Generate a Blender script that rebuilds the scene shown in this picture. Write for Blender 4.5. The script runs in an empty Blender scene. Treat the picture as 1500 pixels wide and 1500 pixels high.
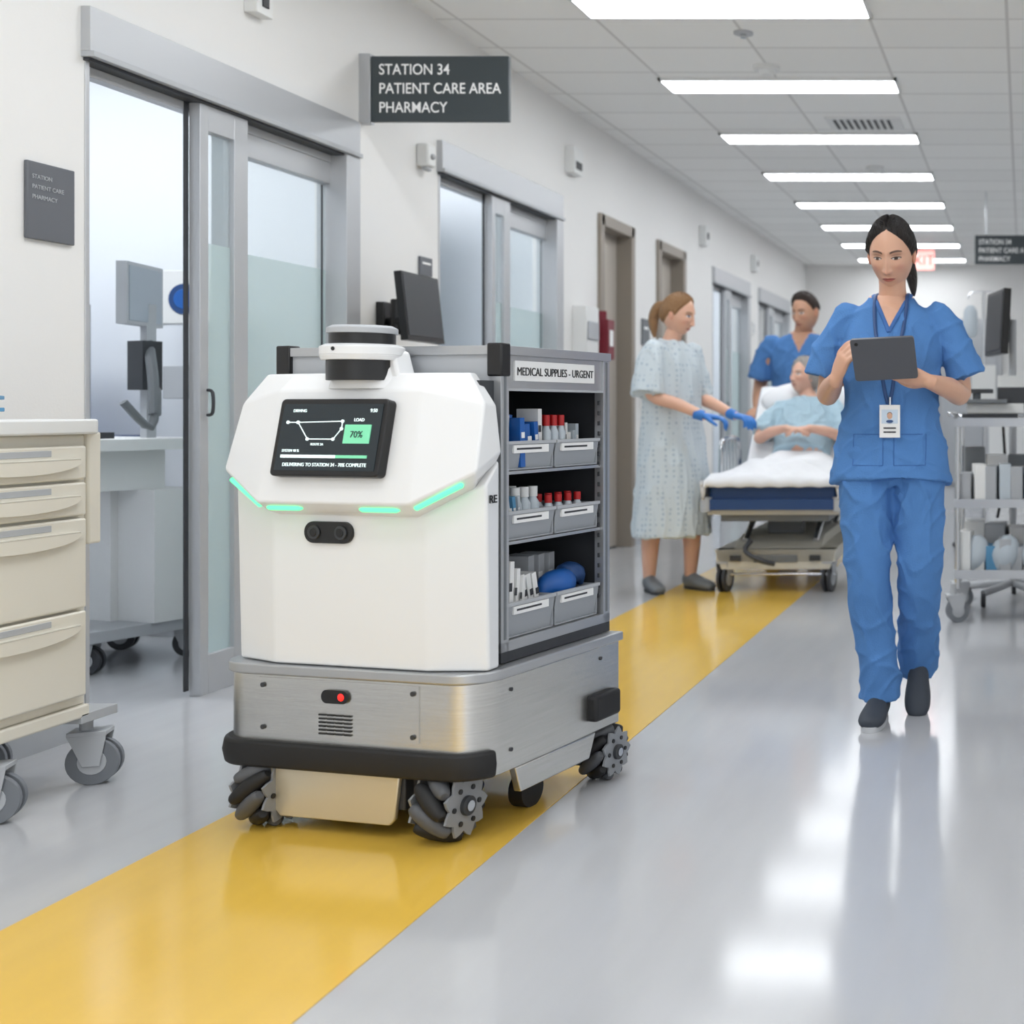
import bpy, bmesh, math, random
import numpy as np
from mathutils import Vector, Matrix, Euler, noise
from mathutils.bvhtree import BVHTree
random.seed(7)
scene=bpy.context.scene
R=math.radians
def lin(c):
    return tuple(((v/255)/12.92 if v/255<=0.04045 else (((v/255)+0.055)/1.055)**2.4) for v in c)
def mat(name,rgb,rough=.5,metal=0,emit=0,bump=0,bscale=40,var=0,vscale=5,stretch=(1,1,1),coat=0,spec=.5,alpha=1):
    m=bpy.data.materials.new(name); m.use_nodes=True
    nt=m.node_tree; b=nt.nodes['Principled BSDF']; c=lin(rgb)
    b.inputs['Base Color'].default_value=(*c,1); b.inputs['Roughness'].default_value=rough
    b.inputs['Metallic'].default_value=metal; b.inputs['Specular IOR Level'].default_value=spec
    if coat: b.inputs['Coat Weight'].default_value=coat; b.inputs['Coat Roughness'].default_value=.08
    if emit:
        b.inputs['Emission Color'].default_value=(*c,1); b.inputs['Emission Strength'].default_value=emit
    if alpha<1: b.inputs['Alpha'].default_value=alpha
    if bump or var:
        tc=nt.nodes.new('ShaderNodeTexCoord'); mp=nt.nodes.new('ShaderNodeMapping'); mp.inputs['Scale'].default_value=stretch
        nt.links.new(tc.outputs['Object'],mp.inputs[0])
    if bump:
        n=nt.nodes.new('ShaderNodeTexNoise'); n.inputs['Scale'].default_value=bscale; n.inputs['Detail'].default_value=3
        nt.links.new(mp.outputs[0],n.inputs[0])
        bp=nt.nodes.new('ShaderNodeBump'); bp.inputs['Strength'].default_value=bump; bp.inputs['Distance'].default_value=.01
        nt.links.new(n.outputs[0],bp.inputs['Height']); nt.links.new(bp.outputs[0],b.inputs['Normal'])
    if var:
        n=nt.nodes.new('ShaderNodeTexNoise'); n.inputs['Scale'].default_value=vscale; n.inputs['Detail'].default_value=4
        nt.links.new(mp.outputs[0],n.inputs[0])
        mx=nt.nodes.new('ShaderNodeMix'); mx.data_type='RGBA'
        mx.inputs[6].default_value=(*[v*(1-var) for v in c],1); mx.inputs[7].default_value=(*[min(1,v*(1+var)) for v in c],1)
        nt.links.new(n.outputs[0],mx.inputs[0]); nt.links.new(mx.outputs[2],b.inputs['Base Color'])
    return m
def glassmat(name,rgb,alpha,rough=.05):
    m=mat(name,rgb,rough,alpha=alpha); return m
# ---------------------------------------------------------------- materials
M_wall=mat('wall_paint',(233,232,230),.6,bump=.05,bscale=120)
M_room=mat('room_paint',(232,236,241),.6)
M_alu=mat('aluminium',(186,188,191),.34,.7)
M_aluframe=mat('door_frame_silver',(190,192,195),.4,.35)
M_brush=mat('brushed_steel',(210,209,206),.27,.95,var=.14,vscale=6,stretch=(1,1,40),bump=.06,bscale=30)
M_white=mat('robot_white',(234,235,236),.28,coat=.3)
M_black=mat('black_plastic',(18,18,20),.35)
M_rub=mat('black_rubber',(24,24,26),.6)
M_dark=mat('dark_grey',(54,56,60),.5)
M_grey=mat('mid_grey',(112,116,120),.5)
M_plaque=mat('plaque_grey',(98,101,107),.45)
M_lgrey=mat('light_grey',(180,183,187),.45)
M_bin=mat('bin_grey',(158,162,167),.45)
M_paper=mat('white_paper',(240,240,239),.6)
M_offw=mat('off_white_plastic',(228,229,228),.45)
M_cream=mat('cream_cabinet',(229,224,211),.4)
M_red=mat('red_cap',(186,26,28),.4)
M_blue=mat('blue_plastic',(28,92,170),.4)
M_navy=mat('navy_vinyl',(34,70,122),.45)
M_beige=mat('beige_frame',(208,204,192),.45)
M_chrome=mat('chrome',(205,207,210),.18,1)
M_scrub=mat('scrub_blue',(86,133,192),.85,bump=.3,bscale=260,var=.12,vscale=9,spec=.2)
M_scrub2=mat('scrub_trim_blue',(60,104,166),.8)
M_sign=mat('sign_dark',(58,66,70),.45)
M_signtxt=mat('sign_text',(235,235,235),.5,emit=.15)
M_brown=mat('door_brown',(182,174,164),.5)
M_brownf=mat('door_frame_brown',(148,139,128),.5)
M_led=mat('led_green',(86,240,150),.4,emit=1.7)
M_light=mat('ceiling_light_emit',(247,251,255),.4,emit=14.2)
M_glass=glassmat('door_glass',(205,224,226),.16)
M_frost=glassmat('frosted_glass',(204,224,225),.55,.3)
M_sheet=mat('white_sheet',(236,237,240),.85,bump=.15,bscale=25)
M_ui=mat('screen_dark',(22,32,38),.25,emit=.5)
M_uiw=mat('screen_white',(225,240,240),.4,emit=.8)
M_uig=mat('screen_green',(110,190,150),.4,emit=.7)
M_shoe=mat('shoe_grey',(56,62,72),.7)
M_sole=mat('shoe_sole',(196,198,202),.6)
M_glove=mat('glove_blue',(50,120,200),.45)
M_maroon=mat('maroon_case',(120,30,45),.4)
M_bronze=mat('lower_plate',(212,204,184),.35,.6)
def gown_mat(name,a,bb):
    m=mat(name,a,.85); nt=m.node_tree; b=nt.nodes['Principled BSDF']
    tc=nt.nodes.new('ShaderNodeTexCoord'); v=nt.nodes.new('ShaderNodeTexVoronoi'); v.inputs['Scale'].default_value=34
    v.inputs['Randomness'].default_value=.25
    r=nt.nodes.new('ShaderNodeValToRGB'); r.color_ramp.elements[0].position=.2; r.color_ramp.elements[1].position=.34
    r.color_ramp.elements[0].color=(*lin(bb),1); r.color_ramp.elements[1].color=(*lin(a),1)
    nt.links.new(tc.outputs['Object'],v.inputs[0]); nt.links.new(v.outputs['Distance'],r.inputs[0]); nt.links.new(r.outputs[0],b.inputs['Base Color'])
    return m
M_gown=gown_mat('gown_cloth',(204,214,220),(172,188,200))
def floor_mat(name,rgb,rough,var):
    m=mat(name,rgb,rough,var=var,vscale=2.2,stretch=(6,1,1),spec=.65); nt=m.node_tree; b=nt.nodes['Principled BSDF']
    n=nt.nodes.new('ShaderNodeTexNoise'); n.inputs['Scale'].default_value=3; n.inputs['Detail'].default_value=5
    mr=nt.nodes.new('ShaderNodeMapRange'); mr.inputs['To Min'].default_value=rough*.7; mr.inputs['To Max'].default_value=rough*1.35
    nt.links.new(n.outputs[0],mr.inputs[0]); nt.links.new(mr.outputs[0],b.inputs['Roughness'])
    return m
M_floor=floor_mat('vinyl_floor',(187,188,191),.115,.06)
M_yellow=floor_mat('yellow_vinyl',(231,188,80),.14,.06)
def ceil_mat():
    m=mat('ceiling_tiles',(222,220,214),.8); nt=m.node_tree; b=nt.nodes['Principled BSDF']
    tc=nt.nodes.new('ShaderNodeTexCoord'); br=nt.nodes.new('ShaderNodeTexBrick'); br.offset=0
    mp=nt.nodes.new('ShaderNodeMapping'); mp.inputs['Location'].default_value=(.77,.145,0)
    br.inputs['Scale'].default_value=1; br.inputs['Brick Width'].default_value=1.37/2; br.inputs['Row Height'].default_value=.4833
    br.inputs['Mortar Size'].default_value=.009; br.inputs['Mortar Smooth'].default_value=.2
    br.inputs['Color1'].default_value=(*lin((246,246,244)),1); br.inputs['Color2'].default_value=(*lin((241,241,239)),1); br.inputs['Mortar'].default_value=(*lin((212,211,209)),1)
    nt.links.new(tc.outputs['Object'],mp.inputs[0]); nt.links.new(mp.outputs[0],br.inputs[0]); nt.links.new(br.outputs[0],b.inputs['Base Color'])
    return m
M_ceil=ceil_mat()
def hair_mat(name,rgb):
    return mat(name,rgb,.38,bump=.9,bscale=12,var=.45,vscale=16,stretch=(16,16,1.2))
def skinmat(name,rgb,rough=.45):
    m=mat(name,rgb,rough,var=.05,vscale=14,bump=.06,bscale=300); b=m.node_tree.nodes['Principled BSDF']
    b.inputs['Subsurface Weight'].default_value=.12; b.inputs['Subsurface Radius'].default_value=(1,.35,.2); b.inputs['Subsurface Scale'].default_value=.012
    return m
def skin_attr(name):
    m=mat(name,(220,180,155),.43,bump=.08,bscale=300); nt=m.node_tree
    a=nt.nodes.new('ShaderNodeAttribute'); a.attribute_name='Col'
    b=nt.nodes['Principled BSDF']
    b.inputs['Subsurface Weight'].default_value=.12; b.inputs['Subsurface Radius'].default_value=(1,.35,.2); b.inputs['Subsurface Scale'].default_value=.012
    nt.links.new(a.outputs['Color'],b.inputs['Base Color']); return m
M_face=skin_attr('face_skin')
# ---------------------------------------------------------------- builder
def empty(name,loc=(0,0,0),rz=0):
    e=bpy.data.objects.new(name,None); scene.collection.objects.link(e); e.location=loc; e.rotation_euler=(0,0,rz); e.empty_display_size=.1; return e
def catmull(P,n):
    P=[np.array(p,float) for p in P]; out=[]
    for i in range(len(P)-1):
        p0=P[max(i-1,0)];p1=P[i];p2=P[i+1];p3=P[min(i+2,len(P)-1)]
        for k in range(n):
            t=k/n
            out.append(.5*((2*p1)+(-p0+p2)*t+(2*p0-5*p1+4*p2-p3)*t*t+(-p0+3*p1-3*p2+p3)*t**3))
    out.append(P[-1]); return out
def etube(pts,seg=20,sub=4,xdir=None):
    """pts: (x,y,z,a[,b]) ; closed tube with elliptical rings"""
    pts=[tuple(p) if len(p)==5 else (*p,p[3]) for p in pts]
    C=catmull(pts,sub) if sub>1 else [np.array(p,float) for p in pts]
    V=[];F=[];n=len(C); prev=None
    for i,c in enumerate(C):
        a=C[max(i-1,0)][:3]; b=C[min(i+1,n-1)][:3]; t=Vector(b-a)
        if t.length<1e-9: t=Vector((0,0,1))
        t.normalize()
        if xdir is not None: x=Vector(xdir)
        elif prev is not None: x=prev
        else:
            x=Vector((1,0,0)) if abs(t.x)<.8 else Vector((0,1,0))
        x=(x-t*x.dot(t)).normalized(); y=t.cross(x); prev=x
        o=Vector(c[:3])
        for k in range(seg):
            an=2*math.pi*k/seg
            V.append(o+x*(math.cos(an)*c[3])+y*(math.sin(an)*c[4]))
    for i in range(n-1):
        for k in range(seg):
            k2=(k+1)%seg; F.append((i*seg+k,i*seg+k2,(i+1)*seg+k2,(i+1)*seg+k))
    F.append(tuple(reversed(range(seg)))); F.append(tuple((n-1)*seg+k for k in range(seg)))
    return V,F
def sphere(c,r,su=24,sv=14,rot=None):
    V=[];F=[]
    rr=rot or Matrix.Identity(3)
    V.append(Vector((0,0,r[2])))
    for j in range(1,sv):
        ph=math.pi*j/sv
        for i in range(su):
            th=2*math.pi*i/su
            V.append(Vector((r[0]*math.sin(ph)*math.cos(th),r[1]*math.sin(ph)*math.sin(th),r[2]*math.cos(ph))))
    V.append(Vector((0,0,-r[2])))
    for i in range(su): F.append((0,1+i,1+(i+1)%su))
    for j in range(sv-2):
        for i in range(su):
            a=1+j*su+i;b=1+j*su+(i+1)%su; F.append((a,a+su,b+su,b))
    L=len(V)-1;s=1+(sv-2)*su
    for i in range(su): F.append((L,s+(i+1)%su,s+i))
    return [Vector(c)+rr@v for v in V],F
def finish(me,smooth=True,angle=35):
    if smooth:
        me.polygons.foreach_set('use_smooth',[True]*len(me.polygons))
        try: me.set_sharp_from_angle(angle=R(angle))
        except Exception: pass
class B:
    def __init__(s): s.V=[];s.F=[];s.I=[];s.mats=[]
    def add(s,V,F,m,X=None):
        if m not in s.mats: s.mats.append(m)
        k=s.mats.index(m); o=len(s.V)
        s.V+= [ (X@Vector(v) if X is not None else Vector(v)) for v in V]
        for f in F: s.F.append(tuple(o+i for i in f)); s.I.append(k)
        return s
    def box(s,c,z,m,rx=0,ry=0,rz=0):
        x,y,w=z[0]/2,z[1]/2,z[2]/2
        V=[(-x,-y,-w),(x,-y,-w),(x,y,-w),(-x,y,-w),(-x,-y,w),(x,-y,w),(x,y,w),(-x,y,w)]
        F=[(0,3,2,1),(4,5,6,7),(0,1,5,4),(1,2,6,5),(2,3,7,6),(3,0,4,7)]
        return s.add(V,F,m,Matrix.Translation(c)@Euler((rx,ry,rz)).to_matrix().to_4x4())
    def bb(s,x0,x1,y0,y1,z0,z1,m): return s.box(((x0+x1)/2,(y0+y1)/2,(z0+z1)/2),(abs(x1-x0),abs(y1-y0),abs(z1-z0)),m)
    def cyl(s,p0,p1,r,m,r1=None,seg=24):
        V,F=etube([(*p0,r),(*p1,r if r1 is None else r1)],seg,1); return s.add(V,F,m)
    def tube(s,pts,r,m,seg=10,sub=4):
        V,F=etube([(*p,r) for p in pts],seg,sub); return s.add(V,F,m)
    def et(s,pts,m,seg=20,sub=4,xdir=None):
        V,F=etube(pts,seg,sub,xdir); return s.add(V,F,m)
    def sph(s,c,r,m,rot=None):
        V,F=sphere(c,(r,r,r) if not hasattr(r,'__len__') else r,rot=rot); return s.add(V,F,m)
    def prism(s,poly,ax,d0,d1,m):
        """ax: 'z' poly=(x,y); 'x' poly=(y,z); 'y' poly=(x,z)"""
        f={'z':lambda p,d:(p[0],p[1],d),'x':lambda p,d:(d,p[0],p[1]),'y':lambda p,d:(p[0],d,p[1])}[ax]
        n=len(poly); V=[f(p,d0) for p in poly]+[f(p,d1) for p in poly]
        F=[tuple(range(n)),tuple(reversed(range(n,2*n)))]+[(i,n+i,n+(i+1)%n,(i+1)%n) for i in range(n)]
        return s.add(V,F,m)
    def ob(s,name,parent=None,bevel=0,seg=2,smooth=True,loc=None,rot=None,angle=35):
        me=bpy.data.meshes.new(name); me.from_pydata([tuple(v) for v in s.V],[],s.F)
        for m in s.mats: me.materials.append(m)
        me.polygons.foreach_set('material_index',s.I)
        bm=bmesh.new(); bm.from_mesh(me); bmesh.ops.recalc_face_normals(bm,faces=bm.faces); bm.to_mesh(me); bm.free()
        finish(me,smooth,angle)
        o=bpy.data.objects.new(name,me); scene.collection.objects.link(o)
        if parent: o.parent=parent
        if loc: o.location=loc
        if rot: o.rotation_euler=rot
        if bevel:
            b=o.modifiers.new('bevel','BEVEL'); b.width=bevel; b.segments=seg; b.limit_method='ANGLE'; b.angle_limit=R(30); b.harden_normals=False
        return o
def text(name,s,size,loc,rot,m,parent=None,align='LEFT',sx=1,off=0):
    c=bpy.data.curves.new(name,'FONT'); c.body=s; c.size=size; c.extrude=.0006; c.align_x=align; c.offset=off
    o=bpy.data.objects.new(name,c); scene.collection.objects.link(o); o.location=loc; o.rotation_euler=rot; o.scale=(sx,1,1)
    c.materials.append(m)
    if parent: o.parent=parent
    return o
def roundrect(x0,x1,y0,y1,r,n=8,corners=(1,1,1,1)):
    out=[]
    for (cx,cy,a0,c) in ((x1-r,y1-r,0,corners[0]),(x0+r,y1-r,90,corners[1]),(x0+r,y0+r,180,corners[2]),(x1-r,y0+r,270,corners[3])):
        if c:
            for k in range(n+1):
                a=R(a0+90*k/n); out.append((cx+r*math.cos(a),cy+r*math.sin(a)))
        else:
            a=R(a0+45); out.append((cx+r*(1 if math.cos(a)>0 else -1),cy+r*(1 if math.sin(a)>0 else -1)))
    return out
# ================================================================ ROOM
WX=-2.94; CZ=2.97; YB=16.6; RX=.95
B().bb(-6.6,RX+.15,-3.2,YB+.15,-.06,0,M_floor).ob('floor')
B().bb(-6.6,RX+.15,-3.2,YB+.15,CZ,CZ+.06,M_ceil).ob('ceiling')
B().bb(-2.0,-1.215,-3.0,8.6,0,.002,M_yellow).ob('yellow_floor_stripe')
doors=[(3.85,5.37,2.28),(6.17,7.75,2.37),(8.49,9.2,2.36),(9.84,10.6,2.36),(11.6,13.07,2.37),(13.6,15.3,2.37)]
b=B(); y=-3.2
for (a,c,h) in doors:
    b.bb(WX-.16,WX,y,a,0,CZ,M_wall); b.bb(WX-.16,WX,a,c,h,CZ,M_wall); y=c
b.bb(WX-.16,WX,y,YB,0,CZ,M_wall); b.ob('wall_left')
b=B(); y=-3.2
for (a,c,h) in doors:
    b.bb(WX,WX+.012,y,a,0,.1,M_lgrey); y=c
b.bb(WX,WX+.012,y,YB,0,.1,M_lgrey); b.ob('baseboard_left')
B().bb(-6.6,RX+.15,YB,YB+.15,0,CZ,M_wall).ob('wall_back')
# right wall with window bay toward the camera side
b=B(); b.bb(RX,RX+.15,3.6,YB,0,CZ,M_wall); b.bb(RX,RX+.15,-3.2,3.6,0,.9,M_wall); b.bb(RX,RX+.15,-3.2,3.6,2.5,CZ,M_wall)
for yy in (-3.15,-1.5,.2,1.9,3.55): b.bb(RX,RX+.15,yy-.05,yy+.05,.9,2.5,M_wall)
b.ob('wall_right')
b=B()
for yy in (-2.32,-.65,1.05,2.72):
    b.bb(RX+.05,RX+.09,yy-.8,yy+.8,.9,.95,M_aluframe); b.bb(RX+.05,RX+.09,yy-.8,yy+.8,2.45,2.5,M_aluframe); b.bb(RX+.05,RX+.09,yy-.02,yy+.02,.95,2.45,M_aluframe)
b.ob('window_1')
# side rooms
b=B(); b.bb(-6.6,-6.45,2.8,YB,0,CZ,M_room); b.ob('wall_rooms_far')
for i,yy in enumerate((2.9,5.9,8.25,11.2,13.35)):
    B().bb(-6.45,WX-.16,yy-.05,yy+.05,0,CZ,M_room).ob('wall_partition_%d'%(i+1))
# doors
def sliding(n,a,c,h,open_to,mid):
    e=empty('door_%d'%n)
    b=B()
    X0,X1=WX-.10,WX+.03
    b.bb(X0,X1,a-.02,c+.02,h-.14,h,M_aluframe); b.bb(X0-.0,X1+.012,a-.02,c+.02,h-.158,h-.14,M_lgrey); b.bb(X0,X1-.01,a-.01,c+.0,h-.168,h-.158,M_dark)
    b.bb(X0+.02,WX-.035,a+.0,c-.09,h-.2,h-.168,M_aluframe)
    b.bb(X0,WX+.004,a-.005,a+.012,0,h-.16,M_aluframe); b.bb(X0,X1,c-.09,c+.02,0,h-.16,M_aluframe)
    b.bb(WX-.09,WX-.04,mid,mid+.09,0,h-.2,M_aluframe)
    b.bb(WX-.09,WX-.04,mid+.09,c-.09,h-.29,h-.2,M_aluframe); b.bb(WX-.09,WX-.04,mid+.09,c-.09,0,.14,M_aluframe)
    b.bb(WX-.03,WX+.01,open_to,open_to+.045,0,h-.168,M_aluframe); b.bb(WX-.038,WX-.03,open_to-.02,open_to,0.02,h-.168,M_dark)
    b.bb(WX-.03,WX+.01,mid-.02,mid+.06,0,h-.168,M_aluframe)
    b.bb(WX-.03,WX+.01,open_to+.045,mid-.02,0,.14,M_aluframe); b.bb(WX-.03,WX+.01,open_to+.045,mid-.02,h-.26,h-.168,M_aluframe)
    b.tube([(WX+.015,open_to+.03,1.0),(WX+.035,open_to+.03,1.01),(WX+.035,open_to+.03,1.08),(WX+.015,open_to+.03,1.09)],.006,M_dark)
    b.ob('frame',e,bevel=.004)
    b=B(); b.bb(WX-.068,WX-.062,mid+.09,c-.09,1.62,h-.29,M_glass); b.bb(WX-.013,WX-.007,open_to+.045,mid-.02,1.62,h-.26,M_glass)
    b.bb(WX-.068,WX-.062,mid+.09,c-.09,.14,1.62,M_frost); b.bb(WX-.013,WX-.007,open_to+.045,mid-.02,.14,1.62,M_frost)
    b.bb(WX-.061,WX-.058,c-.125,c-.115,.14,h-.3,M_dark)
    b.ob('glass',e,smooth=False)
sliding(1,3.85,5.37,2.28,4.37,4.58)
sliding(2,6.17,7.75,2.37,6.77,6.95)
sliding(5,11.6,13.07,2.37,12.05,12.25)
sliding(6,13.6,15.3,2.37,14.1,14.35)
for n,(a,c,h) in ((3,doors[2]),(4,doors[3])):
    e=empty('door_%d'%n); b=B()
    b.bb(WX-.15,WX+.025,a-.02,a+.06,0,h+.02,M_brownf); b.bb(WX-.15,WX+.025,c-.06,c+.02,0,h+.02,M_brownf); b.bb(WX-.15,WX+.025,a,c,h-.06,h+.02,M_brownf)
    b.bb(WX-.14,WX-.09,a+.06,c-.06,.01,h-.06,M_brown); b.cyl((WX-.09,a+.13,1.0),(WX-.04,a+.13,1.0),.012,M_chrome); b.cyl((WX-.05,a+.12,1.0),(WX-.05,a+.24,1.0),.01,M_chrome)
    b.ob('leaf_and_frame',e,bevel=.004)
# back wall doors
e=empty('door_7'); b=B()
b.bb(-1.9,-.3,YB-.05,YB,0,2.25,M_aluframe); b.bb(-1.84,-1.12,YB-.07,YB-.05,.02,2.18,M_lgrey); b.bb(-1.08,-.36,YB-.07,YB-.05,.02,2.18,M_lgrey)
b.bb(-1.4,-1.2,YB-.08,YB-.07,1.2,1.9,M_glass); b.bb(-1.0,-.8,YB-.08,YB-.07,1.2,1.9,M_glass); b.ob('double_leaf',e,bevel=.004)
# ceiling lights
for i in range(13):
    yy=5.93+1.43*(i-5)
    if yy>YB-.4: continue
    e=empty('ceiling_light',(-1.45,yy,CZ))
    b=B(); b.bb(-.70,.70,-.15,-.132,-.02,0,M_offw); b.bb(-.70,.70,.132,.15,-.02,0,M_offw); b.bb(-.70,-.685,-.15,.15,-.02,0,M_offw); b.bb(.685,.70,-.15,.15,-.02,0,M_offw); b.ob('frame',e)
    B().bb(-.685,.685,-.132,.132,-.014,-.002,M_light).ob('diffuser',e)
for (x,y,w) in ((-4.4,4.6,.85),(-4.4,7.0,.85),(-4.4,12.3,.6),(-4.4,14.5,.6)):
    e=empty('room_ceiling_light',(x,y,CZ)); B().bb(-w,w,-.3,.3,-.02,-.002,M_light).ob('diffuser',e); 
    b=B(); b.bb(-w-.03,w+.03,-.34,-.3,-.025,0,M_offw); b.bb(-w-.03,w+.03,.3,.34,-.025,0,M_offw); b.ob('frame',e)
for (x,y) in ((-1.46,6.98),(-1.2,9.9)):
    e=empty('smoke_detector',(x,y,CZ)); b=B(); b.cyl((0,0,0),(0,0,-.025),.075,M_offw); b.cyl((0,0,-.025),(0,0,-.05),.045,M_offw,r1=.035); b.ob('body',e)
e=empty('sprinkler_plate',(-1.45,6.35,CZ)); B().cyl((0,0,0),(0,0,-.01),.05,M_lgrey).cyl((0,0,-.01),(0,0,-.03),.015,M_chrome).ob('plate',e)
e=empty('ceiling_vent',(-1.08,8.35,CZ)); b=B(); b.bb(-.25,.25,-.17,.17,-.012,0,M_offw)
for k in range(9): b.bb(-.2+k*.045,-.18+k*.045,-.13,.13,-.016,-.012,M_dark)
b.ob('grille',e)
# ================================================================ SIGNS and wall devices
def blade(name,loc,w,h,lines,ts,rods=False):
    e=empty(name,loc); b=B(); b.bb(0,w,-.012,.012,-h/2,h/2,M_sign)
    if rods:
        for xx in (.1,w-.1): b.cyl((xx,0,h/2),(xx,0,CZ-loc[2]),.006,M_chrome)
    else:
        b.bb(-.05,0,-.02,.02,-h/2-.01,h/2+.01,M_alu)
    b.ob('panel',e,bevel=.002)
    for i,l in enumerate(lines):
        text('line_%d'%(i+1),l,ts,(.035,-.014,h/2-.082-i*h*.29),(R(90),0,0),M_signtxt,e,sx=.86,off=.0003)
blade('hanging_direction_sign',(-2.89,5.45,2.44),.61,.29,['STATION 34','PATIENT CARE AREA','PHARMACY'],.067)
blade('hanging_direction_sign',(-.44,11.0,2.45),.62,.26,['STATION 34','PATIENT CARE A','PHARMACY'],.062,True)
e=empty('exit_sign',(-1.25,14.8,CZ)); b=B(); b.bb(-.17,.17,-.03,.03,-.27,-.03,mat('exit_panel',(232,150,142),.5,emit=.5)); b.cyl((0,0,-.03),(0,0,0),.02,M_offw); b.ob('housing',e)
M_exit=mat('exit_red',(225,40,34),.4,emit=1.0); text('exit_text','EXIT',.17,(0,-.033,-.21),(R(90),0,0),M_exit,e,'CENTER')
e=empty('room_number_plaque',(WX+.001,3.70,1.64)); b=B(); b.bb(0,.012,-.09,.09,-.115,.115,M_plaque)
b.ob('plate',e,bevel=.003)
for i,l in enumerate(('STATION','PATIENT CARE','PHARMACY')): text('line_%d'%i,l,.018,(.013,-.075,.065-.03*i),(R(90),0,R(90)),M_lgrey,e)
e=empty('room_number_plaque',(WX+.001,6.02,1.72)); B().bb(0,.012,-.06,.06,-.045,.045,M_plaque).bb(.012,.014,-.04,.04,.01,.02,M_signtxt).ob('plate',e,bevel=.003)
e=empty('wall_sensor',(WX,4.68,2.57)); B().bb(0,.05,-.05,.05,-.05,.06,M_offw).bb(.05,.056,-.02,.02,-.02,.03,M_dark).ob('case',e,bevel=.008)
e=empty('wall_sensor',(WX,7.95,2.62)); B().bb(0,.06,-.08,.08,-.08,.09,M_offw).bb(.06,.066,-.05,.05,-.05,.0,M_dark).ob('case',e,bevel=.008)
e=empty('hand_sanitizer_dispenser',(WX,5.98,2.25)); B().bb(0,.06,-.04,.04,-.05,.06,M_offw).bb(.02,.05,-.025,.025,-.07,-.05,M_lgrey).cyl((.05,.0,.0),(.075,0,0),.015,M_lgrey).ob('case',e,bevel=.01)
e=empty('glove_box_holder',(WX,8.12,1.5)); B().bb(0,.09,-.12,.12,-.15,.2,M_offw).bb(.09,.1,-.1,.1,-.02,.1,M_lgrey).ob('case',e,bevel=.01)
e=empty('fire_extinguisher_cabinet',(WX,8.3,1.5)); b=B(); b.bb(0,.13,.0,.13,-.14,.13,M_maroon); b.cyl((.07,.06,.13),(.07,.06,.19),.03,M_maroon); b.bb(.13,.135,.03,.1,-.05,.06,M_paper); b.ob('case',e,bevel=.01)
for (y,z) in ((9.45,1.1),(8.0,1.05),(10.9,1.5),(13.3,1.9)):
    e=empty('wall_outlet',(WX,y,z)); B().bb(0,.02,-.05,.05,-.07,.07,M_offw).bb(.02,.024,-.02,.02,.01,.045,M_lgrey).bb(.02,.024,-.02,.02,-.045,-.01,M_lgrey).ob('plate',e,bevel=.004)
for (y,z) in ((11.2,2.6),(13.3,2.6)):
    e=empty('wall_sensor',(WX,y,z)); B().bb(0,.06,-.07,.07,-.09,.09,M_offw).bb(.06,.065,-.03,.03,-.03,.03,M_dark).ob('case',e,bevel=.008)
e=empty('room_number_plaque',(WX+.001,9.52,1.62)); B().bb(0,.012,-.09,.09,-.1,.1,M_grey).bb(.012,.014,-.05,.05,.02,.04,M_signtxt).ob('plate',e,bevel=.003)
# wall monitor
e=empty('wall_mounted_monitor',(WX,5.62,1.42)); b=B()
b.bb(0,.04,-.05,.05,-.09,.09,M_black); b.tube([(.03,0,0),(.10,-.05,0),(.20,-.14,.0)],.022,M_black); b.cyl((.10,-.05,-.06),(.10,-.05,.1),.028,M_black)
b.ob('arm',e,bevel=.004)
b=B(); b.bb(-.18,.18,-.012,.02,-.15,.15,M_black); b.bb(-.168,.168,-.014,-.011,-.13,.14,M_dark); b.bb(-.06,.06,.02,.04,-.06,.06,M_black); b.ob('display',e,bevel=.006,loc=(.255,-.15,.05),rot=(R(-6),0,R(92)))
# ================================================================ ROBOT
RB=empty('delivery_robot',(-1.614,2.933,0),R(-13.5))
rg=random.Random(3)
b=B()
CR=.085; LX=-.383
out=roundrect(LX,.357,0,.592,CR,10,(0,0,1,1))
b.prism(out,'z',.15,.378,M_brush)
b.prism(roundrect(LX-.008,.366,-.009,.60,CR+.005,10,(0,0,1,1)),'z',.378,.402,M_alu)
b.prism([(.14,.15),(.16,.085),(.45,.085),(.48,.15)],'x',.335,.357,M_brush)
b.prism([(.14,.15),(.16,.085),(.45,.085),(.48,.15)],'x',LX,LX+.022,M_brush)
b.ob('base',RB,bevel=.004,seg=3)
b=B(); b.prism([(-.225,.16),(-.21,.05),(-.195,.035),(.115,.035),(.13,.05),(.145,.16)],'y',.0,.012,M_bronze)
b.bb(-.19,.15,.012,.56,.07,.15,M_dark); b.ob('lower_plate',RB,bevel=.003)
b=B(); b.bb(-.255,.20,-.003,.002,.235,.37,M_brush)
for x in (-.24,.185):
    for z in (.25,.352): b.cyl((x,-.007,z),(x,0,z),.006,M_dark,seg=12)
for x,y in ((.36,.12),(.36,.5)):
    for z in (.345,.2): b.cyl((.355,y,z),(.36,y,z),.005,M_dark,seg=12)
for i in range(6):
    for k in range(4): b.bb(-.078+k*.024,-.058+k*.024,-.006,-.002,.242+i*.009,.246+i*.009,M_black)
b.prism([(p[0],p[1]) for p in roundrect(-.068,.008,.318,.35,.0155,6)],'y',-.009,-.002,M_black)
b.ob('front_panel',RB)
B().sph((-.012,-.008,.334),(.009,.004,.009),mat('red_laser',(255,30,24),.4,emit=2)).ob('status_light',RB)
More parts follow.
